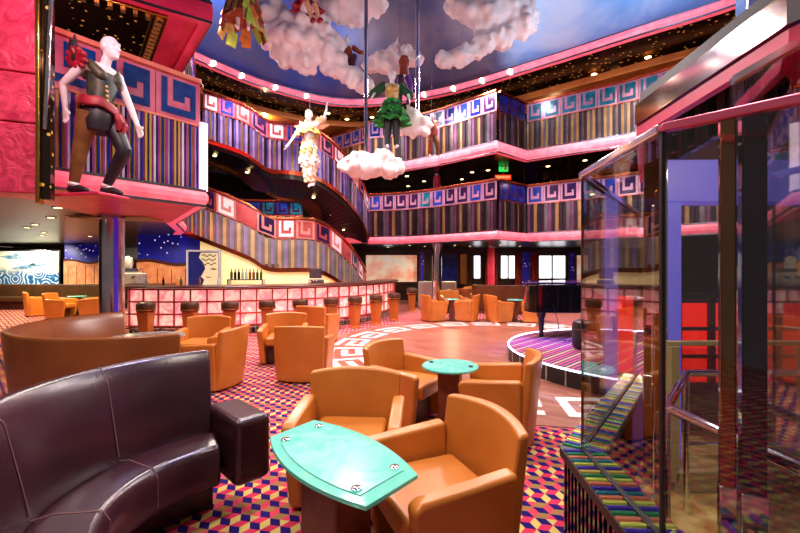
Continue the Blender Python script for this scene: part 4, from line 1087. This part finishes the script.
STD=dict(pelvis=(0,0,.95),waist=(0,0,1.1),chest=(0,0,1.28),neck=(0,.01,1.47),head=(0,-.02,1.63),lsh=(.17,0,1.42),rsh=(-.17,0,1.42),lelb=(.24,.02,1.15),relb=(-.24,.02,1.15),
 lwri=(.26,-.06,.92),rwri=(-.26,-.06,.92),lhip=(.09,0,.9),rhip=(-.09,0,.9),lkne=(.1,-.03,.5),rkne=(-.1,-.03,.5),lank=(.1,.02,.1),rank=(-.1,.02,.1),ltoe=(.12,-.14,.03),rtoe=(-.12,-.14,.03))
def pose(**k): d=dict(STD); d.update(k); return d
def figure(name,label,cat,loc,rz,J,voxel=.018,mat=None,sc=1):
    t=thing(name,label,cat,loc,rz); t.scale=(sc,sc,sc)
    mb=MB(); body(mb,J); remeshed('body',mb,mat or M['skin'],t,voxel,3)
    return t
def sleeve(t,name,J,pts,rr,m,n=12,seg=4,wob=0.0):
    """cloth tube along a limb"""
    P=[Vector(p) for p in pts]; path=[];rad_=[]
    for i in range(len(P)-1):
        for k in range(seg):
            u=k/seg; path.append(P[i].lerp(P[i+1],u)); rad_.append((rr[i]*(1-u)+rr[i+1]*u)*(1+wob*math.sin((i*seg+k)*2.1)))
    path.append(P[-1]); rad_.append(rr[-1])
    mb=MB(); mb.tube(path,rad_,n); return mb.build(name,m,t,smooth=True)
def ruffle(t,name,c,m,r0,r1,z0,z1,layers=4,n=40,amp=.14,freq=9,sx=1,sy=1):
    mb=MB()
    for L in range(layers):
        za=z0+(z1-z0)*L/layers; zb=z0+(z1-z0)*(L+1.35)/layers; ra=r0+(r1-r0)*L/layers*.75; rb=r0+(r1-r0)*(L+1)/layers
        rs=[]
        for r,z,w in ((ra*.8,za,0),(ra,za,.2),(rb*.9,(za+zb)/2,.7),(rb,zb,1),(rb*.9,zb+.01,1),(ra*.75,za-.02,0)):
            rs.append([(c[0]+sx*r*(1+amp*w*math.sin(freq*2*PI*i/n+L*1.3))*math.cos(2*PI*i/n),c[1]+sy*r*(1+amp*w*math.sin(freq*2*PI*i/n+L*1.3))*math.sin(2*PI*i/n),c[2]+z+.02*w*math.cos(freq*2*PI*i/n+L)) for i in range(n)])
        mb.rings(rs,L%len(m) if isinstance(m,list) else 0,True)
    return mb.build(name,m,t,smooth=True)
CL={k:pm('cloth_'+k,a,b,sc,ro) for k,a,b,sc,ro in (('brown','#6a4018','#86582a',8,.6),('black','#15121a','#26202a',10,.5),('teal','#182c34','#4c4a30',16,.45),('crimson','#7a0c1c','#a81830',8,.5),('gold','#b8924a','#d8b468',12,.4),
 ('green','#1c6a22','#2e9838',7,.7),('emerald','#0e3c20','#1a5a2c',6,.7),('magenta','#a01050','#c83070',8,.5),('violet','#5a1a7a','#7c30a0',7,.5),('peach','#e0a078','#f0bc94',8,.6),('rust','#7a2a14','#a04420',8,.6),('lime','#90b030','#c8d050',8,.5),('orange','#d06a1c','#f09040',8,.5),('white','#e8e0da','#f6f0ea',8,.6),('plum','#3a1428','#54203a',10,.5))}
# --- the costumed mannequin at left
J=dict(pelvis=(.0,-.12,.92),waist=(0,-.13,1.1),chest=(0,-.15,1.3),neck=(0,-.2,1.5),head=(0,-.27,1.68),lsh=(.17,-.19,1.42),rsh=(-.17,-.10,1.43),lelb=(.24,-.30,1.08),relb=(-.23,.12,1.2),
 lwri=(.20,-.44,.84),rwri=(-.2,.12,.93),lhip=(.09,-.15,.86),rhip=(-.09,-.08,.86),lkne=(.10,-.36,.52),rkne=(-.1,.04,.48),lank=(.1,-.10,.12),rank=(-.1,.13,.11),ltoe=(.11,-.26,.03),rtoe=(-.11,-.03,.03),lhd=(0,-.35,-.8),rhd=(.0,-.15,-1),lth=(0,-1,-.3),rth=(0,-1,0))
mloc=(-3.52,4.56,2.33)
t=thing('mannequin','white mannequin in a harlequin costume striding on the left balcony ledge','mannequin',mloc,rad(78)); t.scale=(.98,)*3
mb=MB(); body(mb,J); remeshed('body',mb,M['skin'],t,.009,3)
g=lambda k: Vector(J[k])
sleeve(t,'legging',J,[g('rhip')+Vector((0,0,.06)),g('rkne'),g('rkne').lerp(g('rank'),.35),g('rank')],[.118,.076,.07,.048],CL['brown'],14,5)['label']='brown right legging'
sleeve(t,'legging',J,[g('lhip')+Vector((0,0,.06)),g('lkne'),g('lkne').lerp(g('lank'),.35),g('lank')],[.118,.076,.07,.048],CL['black'],14,5)['label']='black left legging'
for s_ in 'lr':
    mb=MB(); a,b=g(s_+'ank'),g(s_+'toe'); mb.capsule([a+Vector((0,.03,-.05)),a.lerp(b,.55)+Vector((0,0,-.01)),b+Vector((0,-.03,.005))],[.045,.047,.03],12); mb.build('shoe',CL['black'],t,smooth=True)
    mb=MB(); mb.lathe([(.05,-.02),(.062,.0),(.05,.03)],tuple(a),14); mb.build('ankle_cuff',M['skin'],t,smooth=True)
mb=MB(); mb.tube([g('pelvis')+Vector((0,0,-.02)),g('pelvis')+Vector((0,0,.1)),g('waist'),g('chest')+Vector((0,0,-.05)),g('chest')+Vector((0,.0,.08))],[.155,.145,.125,.15,.13],18); mb.build('vest',CL['teal'],t,smooth=True)['label']='dark teal vest with gold pattern'
mb=MB()
for k in range(7): mb.ball((-.05+.0*k,-.285+.004*k*k*.3,1.05+.055*k),(.02,.014,.02),0,8,6)
mb.build('brocade',CL['gold'],t,smooth=True)
mb=MB(); mb.tube([g('pelvis')+Vector((0,.0,-.2)),g('pelvis')+Vector((0,0,-.1)),g('pelvis')+Vector((0,0,.0)),g('pelvis')+Vector((0,0,.08))],[.15,.175,.17,.15],18); mb.build('trunks',CL['black'],t,smooth=True)
mb=MB(); pc_=g('pelvis'); rs=[]
for k in range(24):
    a=2*PI*k/24; c=pc_+Vector((.195*math.cos(a),.185*math.sin(a),.06-.05*math.cos(a)+.012*math.sin(5*a))); d=Vector((math.cos(a),math.sin(a),0))
    rs.append([c+Vector((0,0,.055)),c+d*.022+Vector((0,0,.02)),c+d*.018+Vector((0,0,-.045)),c+Vector((0,0,-.06)),c-d*.03])
mb.rings(rs,0,True,True); mb.build('sash',CL['crimson'],t,smooth=True)['label']='crimson hip sash'
mb=MB()
for k,(x,y,L_) in enumerate(((.08,-.2,.24),(.12,-.17,.2),(.03,-.21,.18))):
    p=pc_+Vector((x,y,.0)); mb.tube([p,p+Vector((.01,-.03,-L_*.5)),p+Vector((.0,-.01,-L_))],[.035,.045,.02],10)
mb.build('sash_tail',CL['crimson'],t,smooth=True)
mb=MB(); ch_=g('chest'); nk_=g('neck')
for s2 in 'lr':
    sh=g(s2+'sh'); mb.capsule([ch_+Vector((sh.x*.55,-.1,.03)),sh*.75+nk_*.25+Vector((0,-.03,-.01)),ch_+Vector((sh.x*.6,.1,.05))],[.06,.062,.06],12)
mb.build('vest_strap',CL['teal'],t,smooth=True)
mb=MB(); b0=g('rsh')
for k in range(9):
    a=k*.7; mb.capsule([b0+Vector((-.02,.02,.02)),b0+Vector((-.06-.02*math.sin(a),.03+.11*math.cos(a),.04+.09*math.sin(a)))],[.05,.035],8)
mb.build('shoulder_ruff',CL['crimson'],t,smooth=True)['label']='crimson shoulder ruff'
mb=MB()
for a,l in ((1.9,.24),(1.4,.2),(2.5,.18),(3.0,.2)):
    d=Vector((-.1,math.cos(a)*-1*-.6,math.sin(a))); mb.capsule([b0+Vector((-.04,.06,.04)),b0+Vector((-.05,.08,.06))+d*l*.5,b0+Vector((-.05,.08,.06))+d*l],[.05,.035,.008],8)
mb.build('shoulder_spike',CL['black'],t,smooth=True)
mb=MB(); mb.box((0,-.02,-.02),(.4,.62,.035)); mb.build('base',M['pinkpaint'],t,bevel=.01)
mb=MB(); mb.bar((.05,.1,1.32),(.22,.24,1.34),.02,.02); mb.build('wall_bracket',M['black'],t)
# --- winged white figure in front of the upper stair
an=at(309,188,9.0)
J=pose(lelb=(.36,-.05,1.5),lwri=(.44,-.08,1.72),relb=(-.32,-.02,1.2),rwri=(-.46,-.06,.98),lkne=(.12,-.05,.5),rkne=(-.04,-.12,.5),rank=(.02,.05,.12),rtoe=(.02,-.06,.02),lhd=(.1,0,1),rhd=(-.5,0,-.7))
t=figure('winged_statue','white winged figure in peach ruffles hanging before the upper stair','statue',tuple(an),-.15,J,.018)
for s_ in (-1,1):
    mb=MB()
    for k in range(6):
        a=rad(25+26*k); L_=.34-.03*k; p0=Vector((s_*.08,.1,1.36)); p1=p0+Vector((s_*math.cos(a)*L_,.06,math.sin(a)*L_-.05)); mb.capsule([p0,p0.lerp(p1,.6),p1],[.05,.065,.03],8)
    mb.build('wing',CL['peach'],t,smooth=True)
ruffle(t,'ruffled_skirt',(0,0,1.1),[CL['peach'],CL['white'],CL['gold']],.14,.22,0,-.5,5,40,.2,7)
ruffle(t,'ruffled_hem',(.02,0,.62),[CL['white'],CL['peach']],.2,.12,0,-.45,4,36,.22,6)
ruffle(t,'collar_ruffle',(0,-.02,1.42),[CL['peach'],CL['gold']],.12,.24,0,-.2,2,32,.22,6)
ruffle(t,'sleeve_ruffle',(.3,-.04,1.44),CL['peach'],.06,.11,0,.08,2,24,.2,6)
mb=MB(); mb.tube([(0,.05,1.45),(0,.05,2.55)],.004,6); mb.build('hanging_wire',M['satin'],t)
# --- clouds
def cloud(name,label,blobs,rod=None,voxel=.045,jit=1,base=None,wires=()):
    c0=blobs[0][0]; t=thing(name,label,'cloud',tuple(c0)); mb=MB()
    for c,r in blobs:
        c=c-c0; mb.ball(c,(r,r*.8,r*.8),0,14,10)
        for k in range(int(22*jit)):
            a=R.uniform(0,2*PI); b=R.uniform(-1,1); q=math.sqrt(1-b*b); rr=r*R.uniform(.2,.36)
            mb.ball(c+Vector((math.cos(a)*q*r*.95,math.sin(a)*q*r*.8,b*r*.8)),rr,0,10,8)
    remeshed('cloud_body',mb,M['cloud'],t,voxel,2)
    if rod:
        m=MB(); m.tube([Vector(rod[0])-c0,Vector(rod[1])-c0],rod[2],14); m.build('hanging_rod',M['chrome'],t,smooth=True)
    for w in wires:
        m=MB(); m.tube([Vector(w)-c0,Vector(w)-c0+Vector((0,0,2.2))],.006,6); m.build('hanging_wire',M['satin'],t)
    return t
def bl(Y,*l): return [(at(px,py,Y+dy),r/400*Y) for px,py,r,dy in l]
cloud('sculpted_cloud','large white sculpted cloud hanging under the left of the painted sky',bl(9.5,(300,36,24,0),(276,18,18,0),(288,52,17,.1),(305,60,14,.1),(262,14,12,0),(325,50,15,0),(335,64,14,.1),(352,76,12,.1),(364,86,9,.1),(318,30,14,-.1),(272,36,14,0),(336,44,10,0)),None,.04,1,None,[at(280,6,9.5)])
cloud('sculpted_cloud','pale sculpted cloud cut by the top edge, left of the long chrome rod',bl(9.6,(350,6,20,0),(330,2,15,0),(372,4,14,0),(350,-14,22,0),(322,-4,9,0)),None,.04,1,None,[at(350,-10,9.6)])
cloud('sculpted_cloud','grey pink sculpted cloud behind the figure on the chrome rod',bl(10.6,(400,58,14,0),(382,62,12,0),(372,64,9,0),(415,60,9,0),(394,68,9,0)),None,.04,1,None,[at(400,52,10.6)])
cloud('sculpted_cloud','long chain of pale sculpted clouds trailing right under the painted sky',bl(9.7,(480,12,20,0),(462,4,16,0),(500,10,18,0),(520,8,14,0),(522,24,14,0),(502,36,13,0),(484,42,13,0),(462,56,12,0),(446,60,10,0),(474,52,9,0),(530,18,9,0),(490,-4,16,0)),None,.04,1,None,[at(480,0,9.7),at(462,50,9.7)])
tr=at(366,165,9.0)
cloud('hanging_cloud','low white hanging cloud on the long chrome rod, below the green figure',bl(9.0,(372,166,15,0),(354,165,13,0),(391,167,12,0),(345,166,7,0),(382,160,11,0),(400,168,5,0),(362,158,9,0)),((tr.x,tr.y,tr.z),(tr.x,tr.y,9.2),.045),.035,.8)
tr2=at(417,125,9.4)
cloud('hanging_cloud','small white hanging cloud under the figure in violet tights',bl(9.4,(415,125,13,0),(405,128,8,0),(424,124,8,0),(413,116,9,0),(424,131,6,0)),((tr2.x+.02,tr2.y+.18,tr2.z),(tr2.x+.02,tr2.y+.18,8.2),.05),.035,.8)
from mathutils.bvhtree import BVHTree
def stand(t,cl,feet):
    me=cl.children[0].data; off=cl.location
    bv=BVHTree.FromPolygons([v.co for v in me.vertices],[p.vertices for p in me.polygons]); hs=[]
    for f in feet:
        w=Matrix.Rotation(t.rotation_euler.z,3,'Z')@(Vector(f)*t.scale.x)+t.location-off
        h=bv.ray_cast(Vector((w.x,w.y,5)),Vector((0,0,-1)))
        if h[0]: hs.append(h[0].z+off.z)
    if hs: t.location.z=max(hs)+.003
CLOUDS=[o for o in C.objects if o.type=='EMPTY' and o.name.startswith('hanging_cloud')]
# --- green figure standing on the low cloud
gl_=at(392,157,9.0)
J=pose(lelb=(.36,.0,1.28),lwri=(.38,-.14,1.06),relb=(-.36,.02,1.3),rwri=(-.44,-.12,1.12))
t=figure('costumed_figure','figure in green ruffles and gold bodice standing on the low white cloud','statue',tuple(gl_),.1,J,.02)
ruffle(t,'ruffled_skirt',(0,0,1.1),[CL['green'],CL['emerald'],CL['green']],.17,.4,0,-.5,6,48,.2,8)
mb=MB(); mb.tube([(0,0,1.02),(0,0,1.12),(0,0,1.3),(0,0,1.42)],[.15,.135,.165,.14],18); mb.ball((-.07,-.13,1.31),.075,0); mb.ball((.07,-.13,1.31),.075,0); mb.build('bodice',CL['gold'],t,smooth=True)['label']='gold bodice'
for s_ in (-1,1):
    mb=MB()
    for k in range(6): mb.ball((s_*(.19+.045*k),.02,1.42-.035*k),(.09,.09,.1),0,10,8)
    mb.build('puffed_sleeve',CL['emerald'],t,smooth=True)
sleeve(t,'trouser_leg',J,[J['lhip'],J['lkne'],J['lank']],[.12,.09,.06],CL['black']); sleeve(t,'trouser_leg',J,[J['rhip'],J['rkne'],J['rank']],[.12,.09,.06],CL['black'])
mb=MB(); mb.ball((0,.01,1.69),(.1,.11,.08),0,12,8); mb.build('cap',CL['white'],t,smooth=True)
stand(t,CLOUDS[0],[(.1,.02,0),(-.1,.02,0),(.12,-.14,0),(-.12,-.14,0)])
# --- figure in violet tights on the small cloud
vl=at(404,113,9.4)
J=pose(lelb=(.3,-.05,1.36),lwri=(.42,-.02,1.5),relb=(-.3,.05,1.62),rwri=(-.2,.0,1.86),lkne=(.16,-.12,.52),lhd=(.3,0,1),rhd=(.2,0,1))
t=figure('costumed_figure','slim figure in black top and violet tights holding the short chrome rod','statue',tuple(vl),.2,J,.02,None,.84)
sleeve(t,'tights_leg',J,[J['lhip'],J['lkne'],J['lank']],[.105,.075,.05],CL['violet']); sleeve(t,'tights_leg',J,[J['rhip'],J['rkne'],J['rank']],[.105,.075,.05],CL['plum'])
mb=MB(); mb.tube([(0,0,.9),(0,0,1.1),(0,0,1.3),(0,0,1.43)],[.15,.12,.15,.12],16); mb.build('top',CL['rust'],t,smooth=True)
mb=MB(); mb.ball((0,.01,1.7),(.1,.11,.07),0,12,8); mb.build('cap',CL['white'],t,smooth=True)
stand(t,CLOUDS[1],[(.1,.02,0),(-.1,.02,0),(.12,-.14,0),(-.12,-.14,0)])
# --- harlequin bear-brown figure by the gallery edge
bl_=at(432,157,11.6)
J=pose(lkne=(.18,-.12,.52),lank=(.26,.0,.1),ltoe=(.3,-.14,.02),lelb=(.34,-.08,1.42),lwri=(.52,-.1,1.5),rkne=(-.12,-.1,.52))
t=figure('costumed_figure','tawny brown figure stepping along before the upper gallery edge','statue',tuple(bl_),.3,J,.022,M['skin'],.72)
mb=MB(); mb.tube([(0,0,.85),(0,-.02,1.0),(0,-.02,1.25),(0,0,1.45)],[.2,.22,.2,.13],16); mb.build('tunic',CL['rust'],t,smooth=True)
sleeve(t,'trouser_leg',J,[J['lhip'],J['lkne'],J['lank']],[.13,.1,.07],CL['brown']); sleeve(t,'trouser_leg',J,[J['rhip'],J['rkne'],J['rank']],[.13,.1,.07],CL['rust'])
mb=MB(); mb.tube([(0,.06,1.4),(0,.06,4.6)],.004,6); mb.build('hanging_wire',M['satin'],t)
# --- seated figure with crimson skirt on the large cloud
sl=at(312,22,9.1)
J=pose(pelvis=(0,0,.0),waist=(0,.03,.16),chest=(0,.04,.36),neck=(0,.03,.54),head=(0,0,.7),lsh=(.17,.03,.5),rsh=(-.17,.03,.5),lelb=(.25,.05,.26),relb=(-.25,.05,.26),lwri=(.26,-.1,.06),rwri=(-.26,-.1,.06),lhip=(.1,0,-.02),rhip=(-.1,0,-.02),lkne=(.14,-.34,-.05),rkne=(-.04,-.36,-.08),lank=(.22,-.36,-.44),rank=(.08,-.36,-.47),ltoe=(.28,-.46,-.5),rtoe=(.13,-.47,-.54))
t=figure('costumed_figure','seated figure in crimson skirt dangling red shoes over the large cloud','statue',(sl.x-.1,sl.y-.05,sl.z+.3),.3,J,.02)
ruffle(t,'ruffled_skirt',(0,-.08,.12),[CL['magenta'],CL['crimson']],.16,.34,0,-.24,4,44,.18,8)
for s_ in 'lr':
    mb=MB(); a=Vector(J[s_+'ank']); b=Vector(J[s_+'toe']); mb.capsule([a+Vector((0,0,-.04)),a.lerp(b,.6),b],[.045,.05,.035],10); mb.build('shoe',CL['crimson'],t,smooth=True)
    sleeve(t,'stocking',J,[J[s_+'kne'],J[s_+'ank']],[.062,.046],CL['peach'])
mb=MB(); mb.tube([(0,.02,.05),(0,.04,.3),(0,.03,.5)],[.15,.15,.12],14); mb.build('bodice',CL['magenta'],t,smooth=True)
# --- small brown figure perched behind the large cloud
sb=at(347,64,9.9)
J=pose(pelvis=(0,0,.0),waist=(0,.03,.16),chest=(0,.04,.36),neck=(0,.03,.54),head=(0,0,.7),lsh=(.17,.03,.5),rsh=(-.17,.03,.5),lelb=(.36,.0,.34),relb=(-.36,.0,.34),lwri=(.5,-.1,.28),rwri=(-.5,-.1,.5),lhip=(.1,0,-.02),rhip=(-.1,0,-.02),lkne=(.24,-.3,.06),rkne=(-.24,-.3,.06),lank=(.22,-.4,-.3),rank=(-.22,-.4,-.3),ltoe=(.22,-.52,-.34),rtoe=(-.22,-.52,-.34))
t=figure('costumed_figure','small rust brown figure with a white head perched behind the large cloud','statue',tuple(sb),.0,J,.022,None,.85)
mb=MB(); mb.tube([(0,.0,-.08),(0,.03,.1),(0,.04,.3),(0,.03,.5)],[.2,.17,.17,.12],14); mb.build('tunic',CL['rust'],t,smooth=True)
for s_ in 'lr':
    sleeve(t,'sleeve',J,[J[s_+'sh'],J[s_+'elb'],J[s_+'wri']],[.075,.06,.05],CL['rust']); sleeve(t,'trouser_leg',J,[J[s_+'hip'],J[s_+'kne'],J[s_+'ank']],[.11,.085,.06],CL['plum'])
# --- ribbon-skirted figure at the top edge
rb=at(243,52,8.2)
t=figure('costumed_figure','figure in a skirt of yellow, orange and green ribbons at the top edge','statue',(rb.x,rb.y,rb.z+.42),.2,pose(),.02)
mb=MB()
for k in range(46):
    a=R.uniform(0,2*PI); z=R.uniform(.12,1.0); r=.16+.2*(1.05-z)/.8; w=R.uniform(.07,.13); L_=R.uniform(.2,.34)
    p=Vector((r*math.cos(a),r*math.sin(a),z)); tn=Vector((-math.sin(a),math.cos(a),0)); dn=Vector((.25*math.cos(a),.25*math.sin(a),-1)).normalized()
    tw=tn*R.uniform(-.6,.6); d=(dn+tw).normalized(); s2=d.cross(Vector((math.cos(a),math.sin(a),0))).normalized(); o_=Vector((math.cos(a),math.sin(a),0))*.012
    q=[p-s2*w,p+s2*w,p+s2*w+d*L_,p-s2*w+d*L_]
    mb.add([x-o_ for x in q]+[x+o_ for x in q],[(3,2,1,0),(4,5,6,7),(0,1,5,4),(1,2,6,5),(2,3,7,6),(3,0,4,7)],k%4)
mb.build('ribbon_skirt',[CL['lime'],CL['orange'],CL['gold'],CL['rust']],t)
mb=MB(); mb.lathe([(.12,1.08),(.2,.9),(.34,.4),(.36,.26),(.01,.26)],n=20); mb.build('underskirt',CL['rust'],t,smooth=True)
mb=MB(); mb.tube([(0,0,1.0),(0,0,1.15),(0,0,1.3),(0,0,1.43)],[.14,.13,.15,.12],14); mb.build('bodice',CL['lime'],t,smooth=True)
mb=MB(); mb.tube([(0,.05,1.4),(0,.05,3.2)],.004,6); mb.build('hanging_wire',M['satin'],t)
# ------------------------------------------------------------------ lamps and added fill lights
def lamp(loc,e,col,size=.12,spot=None,target=None):
    d=bpy.data.lights.new('lamp','SPOT' if spot else 'POINT'); d.energy=e; d.color=col; d.shadow_soft_size=size
    o=bpy.data.objects.new('fixture_or_fill_light',d); C.objects.link(o); o.location=loc
    if spot:
        d.spot_size=rad(spot); d.spot_blend=.6
        tg=Vector(target) if target else Vector(loc)-Vector((0,0,1)); o.rotation_euler=(tg-Vector(loc)).to_track_quat('-Z','Y').to_euler()
    return o
def downlight(p,label,group,m='bulb',r=.055):
    t=thing('downlight',label,'ceiling light',tuple(p),0,group)
    mb=MB(); mb.lathe([(r,-.004),(r,-.012),(.001,-.012)],n=14); mb.build('lens',M[m],t)
    mb=MB(); mb.lathe([(r*1.0,-.002),(r*1.0,-.016),(r*1.35,-.014),(r*1.4,-.001)],n=18); mb.build('trim_ring',M['satin'],t,smooth=True)
    return t
# bulbs on the pink ring
rp=Path([(x,y,0) for x,y in RING]); n=0
for k in range(1000): pass
def ring_at(px):
    best=min((abs((p.x/p.y)-(px-400)/400),i) for i,(p,_) in ((i,rp.at(rp.L*i/600)) for i in range(601)))[1]
    return rp.at(rp.L*best/600)
for i,px in enumerate((211,240,274,306,425,454,483,511)):
    p,nn=ring_at(px); q=p+nn*.14+Vector((0,0,7.5))
    t=thing('ring_bulb','bright bulb on the pink ring of the painted sky, %s from the left'%ORD[i],'ceiling light',tuple(q),0,'bulbs on the pink ring')
    mb=MB(); mb.ball((0,0,0),.075,0,12,8); mb.build('globe',M['bulbw'],t,smooth=True)
    mb=MB(); mb.lathe([(.05,0),(.05,.06)],(0,0,.03),12); mb.build('socket',M['gold'],t)
# downlights under the decks
i=0
for px,py,z in ((35,224,2.43),(27,227,2.43),(58,207,2.43),(51,217,2.43),(44,232,2.43),(90,236,2.43),(42,235,2.43)):
    Y=(z-H)*F/(HY-py); downlight(((px-400)/400*Y,Y,z),'small recessed spotlight in the slatted soffit above the far left seats','spotlights in the left soffit'); i+=1
i=0
for px,py in ((410,245),(425,246),(455,245),(470,246),(500,245),(520,246),(388,247)):
    z=2.43; Y=(z-H)*F/(HY-py); downlight(((px-400)/400*Y,Y,z),'small recessed spotlight under the lower gallery, beyond the dance floor','spotlights under the lower gallery')
for px,py in ((407,176),(424,181),(462,179),(472,172),(488,170),(548,166),(620,148),(585,160),(408,186)):
    z=5.08; Y=(z-H)*F/(HY-py); downlight(((px-400)/400*Y,Y,z),'small recessed spotlight under the upper gallery soffit','spotlights under the upper gallery','bulb',.07)
for px,py in ((286,117),(288,127),(314,120),(328,113),(333,126),(347,119),(372,117),(648,57),(594,74),(576,92),(614,76),(737,29),(533,100)):
    z=7.42; Y=(z-H)*F/(HY-py); downlight(((px-400)/400*Y,Y,z),'small glowing spotlight in the gold flecked ceiling of the upper gallery','spotlights in the gold flecked ceiling','bulb',.08)
W=(1,.86,.68); PK=(1,.25,.45); 
# warm ceiling lamps high over the atrium, aimed down
for x,y,e in ((-4.5,10.5,900),(-1.5,12.4,900),(2,11.9,900),(5,9.8,900),(7,7.6,700)): lamp((x,y,7.35),e,(1,.8,.75),.3,150,(x*.9,y-.6,0))
for x,y,z,e in ((-1.5,1.0,4.6,420),(1.2,1.6,4.6,260),(-3,2.6,4.6,130),(0,4.5,6,650),(2.5,8,6.5,800),(-2.5,7.5,6,900)): lamp((x,y,z),e,(1,.88,.76),.35,125,(x,y+.3,0))
# soffit lamps
for x,y,e in ((-9,8,150),(-11,11.5,260),(-13,13.2,200),(-8.5,12.5,200),(-6.5,9.6,60),(2,15.5,110),(5,15.5,110),(8,13,100)): lamp((x,y,2.38),e*2.2,(1,.8,.45),.03,165)
for x,y,e in ((-3.5,15.5,50),(1,15.8,60),(4.5,15,60),(8,12.5,60),(-6,14,50)): lamp((x,y,5.0),e*1.5,(1,.6,.45),.03,165)
for x,y,e in ((-5,14.8,60),(1,16,80),(5.5,14.2,90),(9.5,10.5,90)): lamp((x,y,7.0),e,(1,.62,.3),.03)
for x,y,e in ((-4.9,11.5,60),(-3.2,11.6,50)): lamp((x,y,1.1),e,(1,.85,.5),.03)
# blue and pink stage washes, then added fill lights without fixtures
lamp((-2.0,7.0,4.6),70,(.9,.86,1),.03); lamp((4,8.5,6.0),110,(.75,.85,1),.03); lamp((.5,6.0,4.6),110,(1,.86,.86),.03)  # added neutral fill points that brighten the clouds, no fixtures there
lamp((3.0,6.5,5.2),2600,(.12,.09,1),.1,24,(2.5,7.2,.2))
lamp((1.0,9.5,5.0),950,(1,.35,.45),.3,95,(1.2,9.2,0)); lamp((-2.2,8.2,4.6),1100,(1,.22,.35),.3,80,(-1.8,8.2,0))
lamp((-2.0,3.0,4.2),420,(.2,.12,1),.05,12,(-3.55,5.35,.72))
lamp((-.2,3.5,4.2),260,(.3,.25,1),.1,24,(-1.55,2.3,.75))
lamp((-2.9,3.6,4.2),45,(1,.5,.6),.03); lamp((-4.9,4.6,4.4),50,(1,.35,.5),.03)  # added fill to brighten the pink pier and soffit
lamp((2.6,2.0,2.4),22,(1,.85,.6),.03); 
for x,y in ((-4.3,9.8),(-1.5,12.2),(2.3,10.8),(5.4,8.2)): lamp((x,y,7.75),80,(.75,.85,1),.03)  # added bluish fill inside the dome to brighten the sky mural
lamp((-2.6,6.6,4.3),420,(1,.85,.75),.05,60,(-3.4,11,2.5)); lamp((-3.6,7.8,6.6),260,(1,.8,.9),.05,60,(-3.2,11.3,5.2))  # added fill spots to brighten the two stair flights
for x in (-14.5,-13.3): lamp((x,14.2,2.3),160,(1,.9,.7),.03,110,(x,15.4,1.3))  # added fill spots to brighten the sea mural
lamp((-3.0,3.2,4.0),40,(1,.6,.6),.03)
# ------------------------------------------------------------------ world, camera, colour
w=bpy.data.worlds.new('World'); SC.world=w; w.use_nodes=True
bg=w.node_tree.nodes['Background']; bg.inputs[0].default_value=(.62,.47,.47,1); bg.inputs[1].default_value=.25
cam=bpy.data.cameras.new('Camera'); co=bpy.data.objects.new('Camera',cam); C.objects.link(co)
cam.sensor_width=36; cam.lens=18; cam.shift_y=1.5/800; cam.clip_start=.05; cam.clip_end=200
co.location=(0,0,H); co.rotation_euler=(PI/2,0,0); SC.camera=co
vs=SC.view_settings; vs.view_transform='Standard'; vs.look='None'; vs.exposure=0; vs.gamma=1; vs.use_curve_mapping=False
SC.cycles.max_bounces=10; SC.cycles.transparent_max_bounces=24; SC.cycles.sample_clamp_indirect=6; SC.cycles.use_denoising=True
